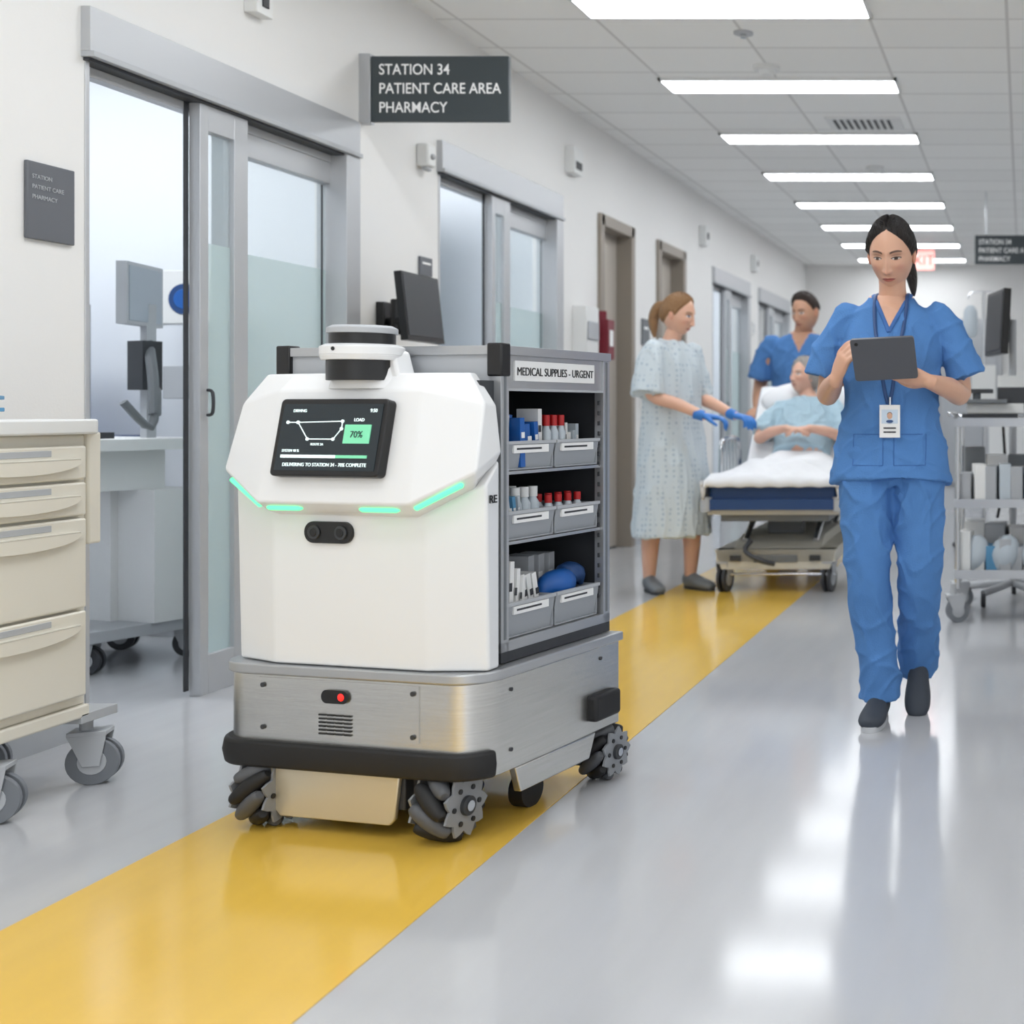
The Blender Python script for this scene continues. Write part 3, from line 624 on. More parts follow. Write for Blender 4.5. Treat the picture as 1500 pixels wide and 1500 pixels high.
def make_head(parent,loc,rot,sc,skin,lip,brow,iris,hair,style,eyes='open',NU=200,NV=220,jaw=.30,wid=.074):
    H=bpy.data.objects.new('head',None); scene.collection.objects.link(H); H.parent=parent; H.location=loc; H.rotation_euler=rot; H.scale=(sc,sc,sc)
    TH,VV,x,y,z=grid_head(NU,NV); X,Y,Z=base_head(x,y,z,VV,jaw,wid)
    f=np.clip(-y*2.2,0,1); ax=np.abs(X)
    t=np.clip((.012-Z)/.058,0,1); below=np.where(Z<-.046,np.exp(-((Z+.046)/.006)**2),1)*np.where(Z>.012,np.exp(-((Z-.012)/.012)**2),1)
    d=(.003+.018*t**1.3)*np.exp(-(X/(.006+.0035*t))**2)*below
    d+=.006*G(ax-.011,Z+.042,.0055,.0055)
    d-=.011*G(ax-.031,Z-.005,.017,.011); d+=.0070*G(ax-.031,Z-.000,.0115,.0075)
    d+=.0045*G(X,Z+.0665,.018,.0035)+.0065*G(X,Z+.0745,.015,.004)-.003*G(X,Z+.0703,.02,.0013)-.003*G(X,Z+.084,.015,.004)
    d+=.007*G(X,Z+.101,.018,.012)+.006*G(ax-.044,Z+.024,.018,.014)-.004*G(ax-.046,Z+.062,.014,.02)+.003*G(ax-.028,Z-.021,.018,.006)
    Y2=Y-f*d
    V=np.stack([X,Y2,Z],-1).reshape(-1,3)
    def L(c): return np.array(lin(c))
    col=np.zeros((*X.shape,3))+L(skin)
    def paint(mask,c,a=1.0):
        m=(mask*a)[...,None]; col[:]=col*(1-m)+L(c)*m
    paint(f*np.exp(-((ax-.042)/.018)**2-((Z+.032)/.016)**2),(208,118,104),.25)
    paint(f*G(X,Z+.044,.014,.010),(210,120,100),.18)
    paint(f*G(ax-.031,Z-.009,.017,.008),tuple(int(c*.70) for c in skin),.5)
    fr=(y<-.3)
    arch=.0195+.0040*(1-((ax-.033)/.017)**2)
    def soft(v,e): return np.clip(v/e+.5,0,1)
    bm_=fr*soft(.0032-np.abs(Z-arch)-.0012*np.clip((ax-.035)/.012,0,1),.0015)*soft(.0180-np.abs(ax-.0305),.002)
    paint(bm_,brow,.88)
    up=-.0700+.0065*(1-(X/.0235)**2)-.0018*np.exp(-(X/.005)**2); lo=-.0700-.0085*(1-(X/.0215)**2)
    lm=fr*soft(up-Z,.0012)*soft(Z-lo,.0012)*soft(.0235-ax,.001)
    paint(lm,lip,.85); paint(fr*soft(.0009-np.abs(Z+.0702),.001)*soft(.022-ax,.001),(90,35,32),.8)
    paint(fr*G(ax-.006,Z+.0500,.0035,.002),(90,45,38),.6)
    u=(ax-.031)/.0145
    if eyes=='open':
        el=fr*soft(1-(u**2+((Z-.0005)/.0058)**2),.25); paint(el,(232,228,224),1)
        paint(el*soft(.0056-np.sqrt((ax-.031)**2+(Z-.001)**2),.001),iris,1); paint(el*soft(.0025-np.sqrt((ax-.031)**2+(Z-.001)**2),.001),(10,8,8),1)
        ll=.0005+.0060*np.sqrt(np.maximum(1-u**2,0)); paint(fr*(np.abs(u)<1.08)*soft(.0013-np.abs(Z-ll),.001),(35,22,18),.95)
        paint(fr*(np.abs(u)<1)*soft(.0006-np.abs(Z+ (ll-.0005)*.95),.001),(110,70,60),.6)
    else:
        up_=.0010+.0028*(1-u**2); lo_=-.0045*(1-u**2)+.0000
        sl=fr*(np.abs(u)<1)*soft(up_-Z,.0008)*soft(Z-lo_,.0008); paint(sl,(210,203,198),.9)
        paint(sl*soft(.0058-np.abs(ax-.031),.001),iris,1)
        paint(fr*(np.abs(u)<1.1)*soft(.0015-np.abs(Z-up_),.001),(24,15,13),1)
        paint(fr*(np.abs(u)<1)*soft(.0007-np.abs(Z-lo_),.001),(120,76,64),.7)
        paint(fr*(np.abs(u)<1)*soft(.0008-np.abs(Z-.0090-.001*(1-u**2)),.001),(128,82,68),.7)
    me=bpy.data.meshes.new('face'); N=len(V)
    F=grid_faces(NU,NV)
    F.append(tuple(range(NU-1,-1,-1))); F.append(tuple((NV-1)*NU+i for i in range(NU)))
    cols=[tuple(c) for c in col.reshape(-1,3)]; Vl=[tuple(v) for v in V]
    for sx in (-1,1):
        ev,ef=sphere((sx*(wid+.001),.008,-.006),(.009,.017,.030),16,12,Euler((R(-10),0,R(sx*18))).to_matrix()); o=len(Vl)
        Vl+=[tuple(v) for v in ev]; F+=[tuple(o+i for i in q) for q in ef]; cols+=[tuple(L(skin)*np.array([1,.88,.86]))]*len(ev)
    me.from_pydata(Vl,[],F); at=me.color_attributes.new('Col','FLOAT_COLOR','POINT')
    at.data.foreach_set('color',np.array([(*c,1) for c in cols],dtype=np.float32).ravel())
    me.materials.append(M_face)
    bm=bmesh.new(); bm.from_mesh(me); bmesh.ops.recalc_face_normals(bm,faces=bm.faces); bm.to_mesh(me); bm.free()
    me.polygons.foreach_set('use_smooth',[True]*len(me.polygons))
    o=bpy.data.objects.new('face',me); scene.collection.objects.link(o); o.parent=H
    # hair
    a=np.abs(((TH+np.pi)%(2*np.pi))-np.pi)
    ctrl={'pulled':([0,.3,.6,.9,1.2,1.4,1.75,2.2,3.2],[.083,.076,.064,.046,.016,-.012,-.006,-.05,-.075]),
          'short':([0,.5,.9,1.2,1.4,1.6,1.75,2.2,3.2],[.078,.076,.064,.035,.004,.016,.024,.0,-.03]),
          'old':([0,.5,.9,1.25,1.45,1.75,2.2,3.2],[.082,.072,.050,.012,-.03,-.05,-.07,-.085])}[style]
    Zh=np.interp(a,ctrl[0],ctrl[1])
    thick={'pulled':.014,'short':.012,'old':.022}[style]
    k=np.clip((Z-Zh)/.03,0,1); k=k*k*(3-2*k); T=-.002+(thick+.002)*k
    if style=='short': T=T+.014*k*np.clip(z*1.3,0,1)*np.clip(.6-y,0,1)
    if style=='old': T=T+.006*k*np.sin(TH*9+z*14)*.6
    if style=='pulled': T=T-.005*np.exp(-(X/.004)**2)*(y<.3)*k
    T=T+.0016*k*np.sin(TH*60+3*np.sin(z*9))
    nx,ny,nz=x/1.0,y/1.0,z/1.0
    HV=np.stack([X+nx*T,Y+ny*T,Z+nz*T],-1).reshape(-1,3)
    keep=((Z-Zh)>-.006).reshape(-1)
    HF=grid_faces(NU,NV,keep); HF.append(tuple(range(NU)))
    bb=B(); bb.add([tuple(v) for v in HV],HF,hair)
    return H,bb
def remesh(name,parts,voxel,m,parent,smooth=3,disp=None,post=None):
    V=[];F=[]
    for (v,f) in parts:
        o=len(V); V+=[tuple(p) for p in v]; F+=[tuple(o+i for i in q) for q in f]
    me=bpy.data.meshes.new(name+'_src'); me.from_pydata(V,[],F)
    bm=bmesh.new(); bm.from_mesh(me); bmesh.ops.recalc_face_normals(bm,faces=bm.faces); bm.to_mesh(me); bm.free()
    o=bpy.data.objects.new(name+'_src',me); scene.collection.objects.link(o)
    r=o.modifiers.new('r','REMESH'); r.mode='VOXEL'; r.voxel_size=voxel; r.adaptivity=0
    if smooth: s=o.modifiers.new('s','SMOOTH'); s.factor=.5; s.iterations=smooth
    dg=bpy.context.evaluated_depsgraph_get(); dg.update(); me2=bpy.data.meshes.new_from_object(o.evaluated_get(dg))
    bpy.data.objects.remove(o); me2.name=name
    if disp:
        n=len(me2.vertices); co=np.empty(n*3); me2.vertices.foreach_get('co',co); co=co.reshape(-1,3)
        no=np.empty(n*3); me2.vertices.foreach_get('normal',no); no=no.reshape(-1,3)
        dd=np.array([disp(c) for c in co]); co=co+no*dd[:,None]; me2.vertices.foreach_set('co',co.ravel()); me2.update()
    me2.materials.clear()
    for mm in (m if isinstance(m,(list,tuple)) else [m]): me2.materials.append(mm)
    me2.polygons.foreach_set('use_smooth',[True]*len(me2.polygons))
    me2.polygons.foreach_set('material_index',[0]*len(me2.polygons))
    if post: post(me2)
    ob=bpy.data.objects.new(name,me2); scene.collection.objects.link(ob); ob.parent=parent; return ob
def hand(w,d,n,thumb_side,curl=(.4,.5,.4),sc=1,spread=.1,thumb_curl=.3):
    """w wrist, d finger direction, n palm facing, thumb_side +1/-1 along side vector"""
    w=Vector(w); d=Vector(d).normalized(); n=Vector(n); n=(n-d*n.dot(d)).normalized(); s=d.cross(n)*thumb_side
    parts=[]
    P=lambda a,b_,c: w+d*(a*sc)+s*(b_*sc)+n*(c*sc)
    parts.append(etube([(*P(-.02,0,0),.025*sc,.02*sc),(*P(.01,0,0),.028*sc,.018*sc),(*P(.045,.002,0),.037*sc,.016*sc),(*P(.085,0,0),.038*sc,.013*sc),(*P(.096,0,0),.033*sc,.009*sc)],16,3,xdir=s))
    lens=(.070,.078,.073,.058)
    for i,L in enumerate(lens):
        off=.030-.0195*i; base=P(.078,off,0); dr=(d+s*(spread*(1.5-i)*.35)).normalized(); pts=[(*base,.0095*sc)]
        ang=0; p=base
        rr=(.0095,.009,.0085,.0072)
        p=p+dr*(.012*sc); pts.append((*p,.0095*sc))
        for k,(fr_,cu) in enumerate(zip((.46,.3,.24),curl)):
            ang+=cu*(1+.08*i); v=dr*math.cos(ang)+n*math.sin(ang); p=p+v*(L*fr_*sc); pts.append((*p,rr[k+1]*sc))
        parts.append(etube(pts,10,2)); parts.append(sphere(p,(.0074*sc,)*3,10,6))
    b0=P(.018,.020,.004); b1=P(.042,.044,.010+.01*thumb_curl); b2=P(.068,.056,.018+.03*thumb_curl); b3=P(.090,.058,.024+.05*thumb_curl)
    parts.append(etube([(*b0,.014*sc),(*b1,.012*sc),(*b2,.010*sc),(*b3,.008*sc)],10,3)); parts.append(sphere(b3,(.008*sc,)*3,10,6))
    return parts
def limb(pts,seg=16,sub=4): 
    p=etube(pts,seg,sub); return [p,sphere(pts[0][:3],(pts[0][3],)*3,14,8),sphere(pts[-1][:3],(pts[-1][3],)*3,14,8)]
def fold(amp,fx=9,fz=4,seed=0):
    def f(c): 
        v=noise.noise(Vector((c[0]*fx+seed,c[1]*fx,c[2]*fz)))+.5*noise.noise(Vector((c[0]*fx*2.3,c[1]*fx*2.3+seed,c[2]*fz*2.5)))
        r=1-abs(noise.noise(Vector((c[0]*fx*1.1+seed,c[1]*fx*1.1,c[2]*fz*2.0+c[0]*5))))*4
        r2=1-abs(noise.noise(Vector((c[0]*fx*.9-seed,c[1]*fx*.9,c[2]*fz*2.4-c[0]*6))))*4
        return amp*(v*.7+.75*max(0,r)**1.6+.6*max(0,r2)**1.6-.3)
    return f
def shoe(parent,name,loc,rz=0,rx=0,m=None,L=.25,sole=None):
    b=B(); V,F=etube([(0,.045,.04,.012,.02),(0,.035,.045,.03,.04),(0,0,.05,.036,.05),(0,-.05,.045,.036,.042),(0,-.11,.036,.043,.032),(0,-.16,.03,.042,.026),(0,-.19,.026,.03,.018),(0,-.2,.024,.01,.01)],18,3,xdir=(1,0,0))
    k=L/.25; V=[Vector((v.x,v.y*k,max(v.z,.012))) for v in V]; b.add(V,F,m or M_shoe)
    out=[]
    for q in range(28):
        a=2*math.pi*q/28; c,s_=math.cos(a),math.sin(a); yy=-.078+ -.125*s_; w=.037+.008*max(0,s_)-.002; out.append((w*(abs(c)**.8)*(1 if c>0 else -1),(-.078-.127*s_)*k))
    b.prism(out,'z',0,.018,sole or M_sole)
    return b.ob(name,parent,loc=loc,rot=(rx,0,rz),angle=60)
def bvh_of(o): 
    me=o.data; return BVHTree.FromPolygons([v.co for v in me.vertices],[p.vertices for p in me.polygons])
def onfront(bv,x,z,off=.004):
    h=bv.ray_cast(Vector((x,-2,z)),Vector((0,1,0)))
    return (h[0]+Vector((0,-off,0))) if h[0] is not None else Vector((x,-.12,z))
# ------------------------------------------------ nurse with tablet
SK=(214,167,141)
M_skin=skinmat('skin',SK)
N=empty('nurse_with_tablet',(-.42,4.1,0))
nr=(R(18),R(0),R(-6))
H,hb=make_head(N,(-.018,-.035,1.535),nr,1.0,SK,(168,84,80),(42,28,24),(48,32,24),hair_mat('hair_black',(26,20,19)),'pulled','down',280,320,wid=.071)
hm=hb.mats[0]
hb.et([(0,.085,.03,.024),(.006,.118,.01,.028),(.022,.122,-.04,.026),(.04,.105,-.09,.021),(.048,.085,-.13,.014),(.05,.075,-.16,.005)],hm,seg=16)
hb.ob('hair',H)
sL,sR=(-.178,.005,1.335),(.146,.005,1.335); eL,eR=(-.238,.02,1.075),(.208,.02,1.075); wL,wR=(-.178,-.20,1.115),(.122,-.225,1.108)
parts=[]
parts.append(etube([(-.018,0,.80,.15,.10),(-.018,0,.9,.145,.10),(-.018,0,1.03,.12,.085),(-.018,0,1.2,.14,.098),(-.018,.0,1.3,.135,.075),(-.018,.005,1.352,.08,.05),(-.018,.0,1.40,.048,.048),(-.018,-.02,1.47,.045,.05),(-.018,-.025,1.52,.044,.05)],24,4,xdir=(1,0,0)))
parts+=limb([(-.160,.005,1.30,.034),(-.212,.01,1.2,.040),(*eL,.036),(-.212,-.08,1.09,.036),(*wL,.024)])
parts+=limb([(.128,.005,1.30,.034),(.182,.01,1.2,.040),(*eR,.036),(.175,-.1,1.09,.036),(*wR,.024)])
parts+=hand(wR,(-.92,-.22,.32),(0,.79,.62),-1 if False else 1,(.12,.2,.2),.98,.15,.2)
parts+=hand(wL,(.38,-.42,.82),(.75,.62,.0),1,(.45,.55,.35),.95,.1,.6)
parts+=limb([(-.095,0,.86,.08),(-.088,-.05,.66,.07),(-.085,-.07,.47,.05),(-.07,-.045,.3,.05),(-.06,-.03,.09,.034)])
parts+=limb([(.06,0,.86,.08),(.064,-.02,.66,.07),(.067,-.03,.47,.05),(.06,.08,.3,.05),(.055,.19,.14,.034)])
remesh('body',parts,.0042,M_skin,N,2)
def top_parts(cx,zs,aw,sL,mL,hL,sR,mR,hR,sl=.066,s0=.062):
    p=[etube([(cx,*z) for z in zs],28,4,xdir=(1,0,0))]
    p+= [etube([(*sL,s0),(*mL,s0+.005),(*hL,sl)],18,4)]+[etube([(*sR,s0),(*mR,s0+.005),(*hR,sl)],18,4)]
    p+= [sphere(sL,(s0,)*3),sphere(sR,(s0,)*3)]
    return p
zs=[(-.01,.772,.205,.150),(-.006,.80,.202,.147),(0,.88,.188,.135),(0,1.02,.158,.120),(-.01,1.18,.168,.126),(0,1.27,.172,.108),(.003,1.335,.145,.080),(.003,1.375,.095,.064),(.003,1.400,.064,.056)]
tp=top_parts(-.022,zs,0,Vector(sL)+Vector((.014,0,-.012)),(-.222,.01,1.23),(-.252,.012,1.13),Vector(sR)+Vector((-.014,0,-.012)),(.192,.01,1.23),(.228,.012,1.13),.068,.053)
def vneck(cx,zv,ztop,sl):
    def f(me):
        idx=[]
        for p in me.polygons:
            c=p.center; idx.append(1 if (c.y<0.0 and c.z>zv and abs(c.x-cx)<(c.z-zv)*sl) or c.z>ztop else 0)
        me.polygons.foreach_set('material_index',idx)
    return f
top=remesh('scrub_top',tp,.0055,[M_scrub,M_skin],N,4,fold(.0085,8,4.5,3),vneck(-.018,1.272,1.392,.46))
bv=bvh_of(top)
b=B()
for sx in (-1,1):
    pts=[onfront(bv,-.018+sx*(z-1.272)*.46,z,.002) for z in (1.272,1.30,1.33,1.355,1.375)]
    pts.append(Vector((-.018+sx*.062,-.02,1.398))); pts.append(Vector((-.018+sx*.055,.035,1.405)))
    b.et([(*p,.007,.004) for p in pts],M_scrub2,seg=8,sub=3)
for x0,x1,z0,z1 in ((-.135,-.035,.84,.94),(.0,.10,.84,.94)):
    pl=[(x0,z1),(x0,z0),(x1,z0),(x1,z1),(x0,z1)]
    for q in range(4):
        (xa,za),(xb_,zb_)=pl[q],pl[q+1]
        b.tube([onfront(bv,xa+(xb_-xa)*t/8,za+(zb_-za)*t/8,.0005) for t in range(9)],.0014,M_scrub2,seg=6,sub=2)
b.ob('neck_trim',N)
b=B()
for sx in (-1,1):
    pts=[Vector((-.018+sx*.05,.03,1.41)),Vector((-.018+sx*.052,-.04,1.395))]+[onfront(bv,-.018+sx*x,z,.005) for x,z in ((.052,1.35),(.045,1.28),(.03,1.2),(.012,1.08),(.002,1.04))]
    b.et([(*p,.006,.002) for p in pts],M_navy,seg=8,sub=3)
b.ob('lanyard',N)
bp=onfront(bv,-.012,.985,.012)
b=B(); b.bb(bp.x-.033,bp.x+.033,bp.y-.004,bp.y,.93,1.035,M_paper); b.bb(bp.x-.026,bp.x+.026,bp.y-.0055,bp.y-.003,.975,1.02,mat('badge_blue',(200,215,230),.5)); b.bb(bp.x-.02,bp.x+.02,bp.y-.0055,bp.y-.003,.945,.95,M_dark); b.bb(bp.x-.02,bp.x+.02,bp.y-.0055,bp.y-.003,.958,.963,M_dark)
b.sph((bp.x,bp.y-.005,1.0),(.009,.002,.011),M_skin); b.sph((bp.x,bp.y-.004,1.003),(.013,.002,.014),M_black); b.sph((bp.x,bp.y-.004,.982),(.018,.002,.008),M_navy); b.cyl((bp.x,bp.y,1.035),(bp.x,bp.y,1.06),.004,M_chrome,seg=8); b.ob('id_badge',N)
zl=[(-.092,0,.90,.085,.105),(-.100,-.03,.78,.090,.108),(-.096,-.06,.62,.082,.088),(-.087,-.075,.47,.072,.076),(-.075,-.05,.30,.068,.072),(-.062,-.03,.15,.068,.072),(-.058,-.025,.065,.070,.076)]
zr=[(.058,0,.90,.085,.105),(.070,-.015,.78,.090,.108),(.074,-.03,.62,.082,.088),(.072,-.03,.47,.072,.076),(.066,.05,.32,.068,.072),(.058,.13,.19,.068,.072),(.055,.17,.125,.068,.074)]
pp=[etube(zl,22,4,xdir=(1,0,0)),etube(zr,22,4,xdir=(1,0,0)),etube([(-.018,0,.77,.150,.105),(-.018,0,.84,.162,.112),(-.018,0,.95,.150,.105)],24,3,xdir=(1,0,0))]
remesh('scrub_pants',pp,.006,M_scrub,N,3,fold(.010,8,3.8,9))
shoe(N,'shoe_1',(-.058,-.03,0),R(-3)); shoe(N,'shoe_2',(.055,.165,.10),R(3),R(38))
T=bpy.data.objects.new('tablet',None); scene.collection.objects.link(T); T.parent=N; T.location=(-.012,-.298,1.178); T.rotation_euler=(R(36),R(-3),R(0))
b=B(); b.prism(roundrect(-.098,.098,-.077,.077,.01,4),'y',-.005,.004,mat('tablet_case',(84,86,92),.4)); b.prism(roundrect(-.09,.09,-.069,.069,.006,4),'y',.0035,.005,M_ui); b.cyl((-.08,-.007,.06),(-.08,-.004,.06),.006,M_black,seg=14); b.ob('tablet_body',T,bevel=.0015)
# ------------------------------------------------ gown woman
SK2=(222,175,150); M_skin2=skinmat('skin_fair',SK2)
P=empty('patient_in_gown',(-1.99,6.95,0),R(70))
H,hb=make_head(P,(0,-.045,1.555),(R(10),0,R(8)),1.0,SK2,(190,110,100),(130,95,60),(80,110,140),hair_mat('hair_blond',(150,112,74)),'pulled','open',150,170)
hm=hb.mats[0]; hb.et([(0,.095,.03,.03),(0,.13,.02,.034),(0,.15,-.04,.03),(0,.14,-.1,.022),(0,.125,-.15,.008)],hm,seg=14); hb.sph((0,.1,.03),.035,hm); hb.ob('hair',H)
parts=[etube([(0,0,.82,.15,.11),(0,0,1.03,.13,.1),(0,0,1.2,.15,.11),(0,.0,1.33,.15,.08),(0,.005,1.39,.08,.06),(0,-.0,1.42,.05,.05),(0,-.03,1.5,.045,.05),(0,-.03,1.54,.045,.05)],20,4,xdir=(1,0,0))]
g=[]
for sx in (-1,1):
    w=(sx*.13,-.30 if sx<0 else -.33,.985); e=(sx*.215,-.03,1.10)
    parts+=limb([(sx*.165,0,1.35,.05),(sx*.2,0,1.22,.044),(*e,.038),(sx*.175,-.16,1.05,.035),(*w,.025)])
    g+=hand(w,(-sx*.25,-.85,-.1),(0,-.1,-1),sx*-1*-1,(.5,.6,.4),1.05,.1,.3)
    g+=[etube([(sx*.145,-.25 if sx<0 else -.28,1.0,.032),(*w,.03)],14,2)]
for sx,yy in ((-1,.085),(1,-.075)):
    parts+=limb([(sx*.085,0,.85,.085),(sx*.085,yy*.6,.48,.056),(sx*.08,yy,.30,.052),(sx*.08,yy+.01,.08,.034)])
    shoe(P,'slipper_%d'%(1 if sx<0 else 2),(sx*.08,yy+.01,0),R(-35 if sx<0 else -15),0,M_grey,.24,M_dark)
remesh('body',parts,.007,M_skin2,P,2); remesh('gloves',g,.0055,M_glove,P,1)
gp=[etube([(0,.0,.315,.235,.20),(0,0,.5,.225,.19),(0,0,.8,.20,.165),(0,0,1.0,.18,.145),(0,0,1.2,.182,.14),(0,0,1.31,.185,.11),(0,.003,1.37,.14,.085),(0,.003,1.415,.068,.062)],28,4,xdir=(1,0,0))]
for sx in (-1,1): gp+=[etube([(sx*.16,0,1.345,.066),(sx*.2,0,1.25,.078),(sx*.235,-.01,1.10,.092)],18,4),sphere((sx*.16,0,1.345),(.066,)*3)]
remesh('hospital_gown',gp,.009,M_gown,P,4,fold(.014,9,1.3,5))
# ------------------------------------------------ male nurse
SK3=(206,158,130); M_skin3=skinmat('skin_tan',SK3)
K=empty('male_nurse',(-1.60,8.86,0)); KS=1.10; K.scale=(KS,KS,KS)
H,hb=make_head(K,(0.03,-.05,1.56),(R(8),0,R(-28)),1.03,SK3,(170,100,90),(45,32,26),(60,45,35),hair_mat('hair_brown',(46,34,28)),'short','open',150,170,.2,.078)
hb.ob('hair',H)
parts=[etube([(0,0,.85,.16,.12),(0,0,1.03,.15,.11),(0,0,1.2,.18,.12),(0,.0,1.34,.17,.085),(0,.005,1.40,.09,.065),(0.01,-.0,1.44,.06,.058),(.02,-.03,1.54,.057,.055)],20,4,xdir=(1,0,0))]
for sx in (-1,1):
    w=(sx*.27,-.10,.93); e=(sx*.285,.06,1.10)
    parts+=limb([(sx*.19,0,1.33,.048),(sx*.25,.01,1.22,.050),(*e,.044),(sx*.28,-.03,1.0,.04),(*w,.028)])
    parts+=hand(w,(0,-.9,-.15),(0,-.1,-1),sx,(.7,.8,.5),1.08,.05,.5)
    parts+=limb([(sx*.1,0,.85,.09),(sx*.11,0,.48,.06),(sx*.11,.01,.3,.055),(sx*.11,.02,.08,.036)])
    shoe(K,'shoe_%d'%(1 if sx<0 else 2),(sx*.11,.01,0))
remesh('body',parts,.007,M_skin3,K,2)
zs=[(0,.80,.20,.14),(0,1.0,.18,.13),(0,1.2,.205,.14),(0,1.32,.21,.115),(.003,1.385,.15,.09),(.003,1.432,.075,.066)]
tp=top_parts(0,zs,0,(-.2,.0,1.36),(-.26,.01,1.25),(-.285,.02,1.13),(.2,.0,1.36),(.26,.01,1.25),(.285,.02,1.13),.08)
remesh('scrub_top',tp,.009,[M_scrub,M_skin3],K,4,fold(.010,8,4,13),vneck(0,1.30,1.425,.5))
pp=[etube([(sx*.1,0,.90,.1,.12),(sx*.11,0,.75,.1,.11),(sx*.11,0,.47,.08,.085),(sx*.11,.01,.09,.075,.08)],20,4,xdir=(1,0,0)) for sx in (-1,1)]
remesh('scrub_pants',pp,.01,M_scrub,K,3,fold(.01,8,3,2))
# ================================================================ BED + reclining patient
BD=empty('hospital_bed',(-1.38,6.72,0),R(1.5))
b=B()
b.bb(-.36,.36,.05,1.85,.44,.48,M_beige); b.bb(-.30,.30,.1,1.8,.40,.44,M_grey)
b.bb(-.33,.33,.12,1.75,.17,.24,M_beige); b.prism([(.18,.24),(1.7,.24),(1.5,.3),(.4,.3)],'x',-.24,.24,M_beige)
for y in (.5,1.35):
    b.bb(-.10,.10,y-.05,y+.05,.28,.40,M_grey)
    for x in (-.2,.2): b.cyl((x,y-.22,.27),(x,y+.12,.41),.018,M_chrome,seg=12)
b.prism([(-.34,.24),(-.30,.13),(.30,.13),(.34,.24)],'y',.12,.22,M_beige)
b.bb(-.37,.37,0.0,.06,.47,.53,M_navy)
for x in (-.36,.36): b.cyl((x,.02,.46),(x,.02,.54),.03,M_lgrey)
for x in (-.22,.22): b.bb(x-.03,x+.03,.10,.118,.18,.21,M_dark)
b.cyl((-.33,.15,.10),(.33,.15,.10),.009,M_chrome,seg=10)
b.bb(-.12,.12,.112,.12,.17,.21,M_grey)
b.ob('frame',BD,bevel=.010,seg=3)
b=B()
for x in (-.29,.29):
    for y in (.17,1.68): caster(b,x,y,.075,R(80),M_dark); b.cyl((x,y,.13),(x,y,.20),.026,M_grey)
b.ob('casters',BD,bevel=.003)
b=B(); b.bb(-.35,.35,.03,1.05,.49,.63,M_navy)
c=math.cos(R(44)); s_=math.sin(R(44))
b.box((0,1.05+.36*c-.07*s_+.03,.56+.36*s_+.03),(.70,.80,.13),M_navy,rx=R(44)); b.ob('mattress',BD,bevel=.02,seg=3)
b=B(); b.box((0,1.05+.36*c-.115*s_+.03,.60+.36*s_+.03+.02),(.68,.76,.05),M_sheet,rx=R(44)); b.ob('back_sheet',BD,bevel=.02,seg=3)
V,F=sphere((0,1.40,1.08),(.32,.15,.10),28,16,Euler((R(44),0,0)).to_matrix()); B().add(V,F,M_sheet).ob('pillow',BD)
b=B()
for x in (-.40,.40):
    b.tube([(x,.55,.5),(x,.57,.78),(x,.65,.84),(x,1.0,.84),(x,1.08,.78),(x,1.1,.5)],.014,M_chrome)
    for k in range(5): b.cyl((x,.66+k*.09,.5),(x,.66+k*.09,.84),.009,M_chrome,seg=10)
    b.bb(x-.01,x+.01,.55,1.1,.48,.52,M_beige); b.bb(min(x,x*.85),max(x,x*.85),.8,.86,.45,.49,M_beige)
b.tube([(-.30,1.82,.46),(-.30,1.84,.95),(0,1.84,1.0),(.30,1.84,.95),(.30,1.82,.46)],.016,M_beige)
b.tube([(-.12,.04,.3),(-.14,-.02,.25),(-.05,-.05,.2),(.02,-.03,.18)],.014,M_dark)
b.ob('side_rails',BD)
# blanket height field
V=[];F=[];nx,ny=60,80
for j in range(ny+1):
    y=-.02+1.12*j/ny
    for i in range(nx+1):
        u=-1+2*i/nx; x=u*.47
        legs=.075*math.exp(-((x-.12)/.13)**2)+.075*math.exp(-((x+.12)/.13)**2); legs*= (1.0+ .15*math.exp(-((y-.14)/.10)**2))*min(1,max(0,(y+.02)/.14)) 
        legs+= .05*min(1,max(0,(y-.6)/.4))*math.exp(-(x/.22)**2)
        z=.655+legs+.014*noise.noise(Vector((x*7,y*7,1)))+.006*noise.noise(Vector((x*20,y*20,4)))
        over=abs(x)-.355
        if over>0: z=.655-over*1.0-.012; xx=(.36+.012*math.sin(y*22)+over*.18)*(1 if x>0 else -1)
        else: xx=x
        yy=y
        V.append((xx,yy,z))
for j in range(ny):
    for i in range(nx):
        a=j*(nx+1)+i; F.append((a,a+1,a+nx+2,a+nx+1))
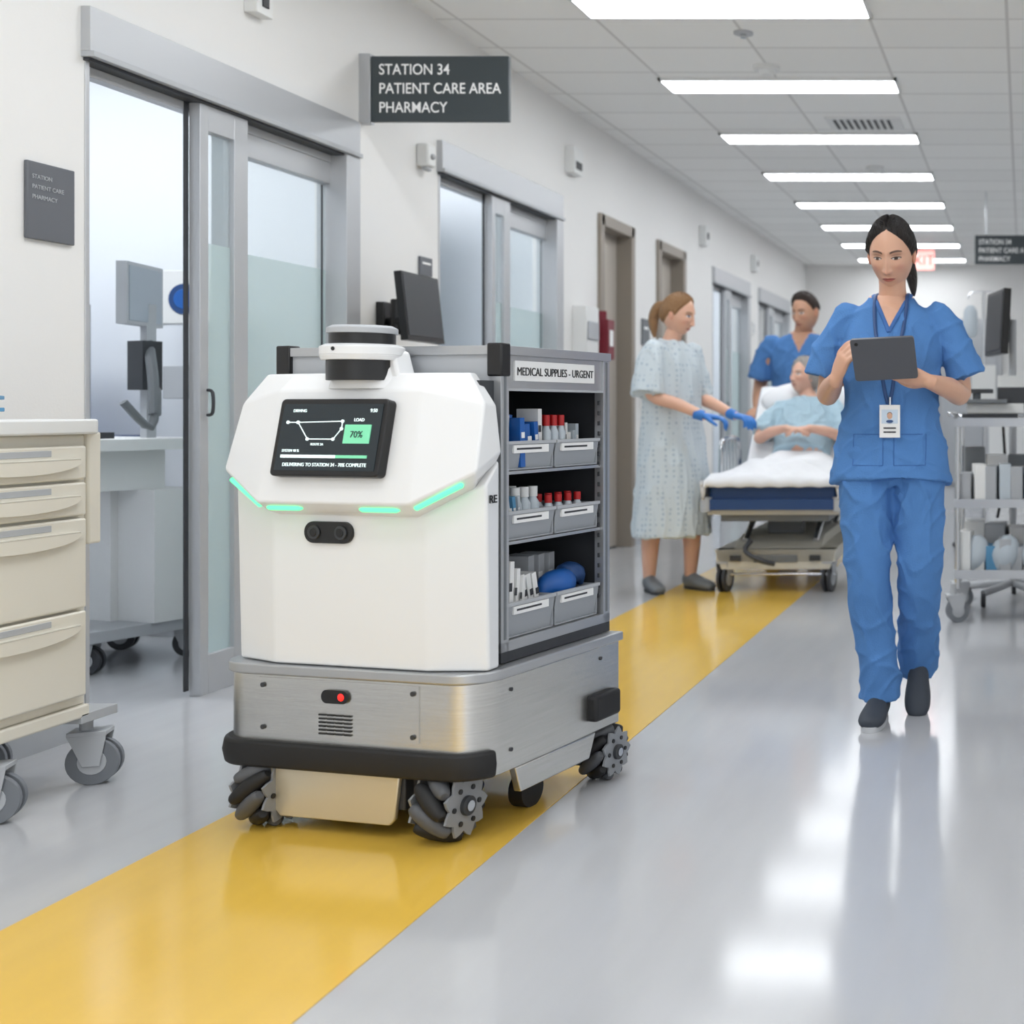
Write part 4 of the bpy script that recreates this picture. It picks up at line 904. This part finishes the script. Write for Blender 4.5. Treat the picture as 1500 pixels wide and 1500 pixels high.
# foot drop
o=len(V)
for i in range(nx+1): vx=V[i]; V.append((vx[0],-.04,.655-.02)); 
for i in range(nx+1): vx=V[i]; V.append((vx[0]*.99,-.045+.008*math.sin(i*.9),.60))
for i in range(nx): F.append((i+1,i,o+i,o+i+1)); F.append((o+i+1,o+i,o+nx+1+i,o+nx+2+i))
bl=B().add(V,F,M_sheet).ob('blanket',BD,angle=180); sd=bl.modifiers.new('s','SOLIDIFY'); sd.thickness=.012
O=empty('reclining_patient',(-1.40,7.78,0),R(1.5))
SK4=(222,176,154); M_skin4=skinmat('skin_elder',SK4,.55)
H,hb=make_head(O,(-.03,.22,1.235),(R(-12),0,R(-38)),.98,SK4,(190,120,112),(150,140,130),(90,100,110),hair_mat('hair_grey',(170,164,158)),'old','open',150,170)
hb.ob('hair',H)
tor=[(0,-.12,.72,.16,.1),(0,.0,.80,.16,.11),(0,.12,.93,.17,.11),(0,.19,1.03,.165,.09),(0,.215,1.09,.08,.06),(-.01,.225,1.14,.045,.05),(-.02,.235,1.19,.045,.05)]
parts=[etube(tor,20,4,xdir=(1,0,0))]
for sx in (-1,1):
    e=(sx*.27,-.02,.84); w=(sx*.07,-.20,.905)
    parts+=limb([(sx*.17,.18,1.02,.048),(sx*.235,.09,.93,.042),(*e,.036),(sx*.18,-.12,.88,.034),(*w,.024)])
    parts+=hand(w,(-sx*.9,-.25,-.05),(0,.1,-1),sx*-1,(.3,.35,.3),.95,.05,.2)
remesh('body',parts,.006,M_skin4,O,2)
gp=[etube([(a,b_,c_,d*1.13,e_*1.16) for a,b_,c_,d,e_ in tor[:5]],24,4,xdir=(1,0,0))]
for sx in (-1,1): gp+=[etube([(sx*.16,.18,1.02,.064),(sx*.235,.09,.93,.068),(sx*.262,.02,.865,.068)],16,4),sphere((sx*.16,.18,1.02),(.064,)*3)]
remesh('hospital_gown',gp,.009,mat('gown_blue',(170,196,210),.85),O,4,fold(.010,9,5,5))
# ================================================================ LIGHT / CAMERA
w=bpy.data.worlds.new('World'); scene.world=w; w.use_nodes=True
w.node_tree.nodes['Background'].inputs[0].default_value=(.94,.97,1,1); w.node_tree.nodes['Background'].inputs[1].default_value=1.6
cam=bpy.data.cameras.new('cam'); co=bpy.data.objects.new('camera',cam); scene.collection.objects.link(co); scene.camera=co
co.location=(0,0,1.02); co.rotation_euler=(R(90),0,0)
cam.sensor_width=36; cam.lens=43.2; cam.shift_x=-.5; cam.shift_y=-.1; cam.clip_start=.05
cam.dof.use_dof=True; cam.dof.focus_distance=3.3; cam.dof.aperture_fstop=3.2
scene.view_settings.view_transform='Standard'; scene.view_settings.look='None'; scene.view_settings.exposure=0
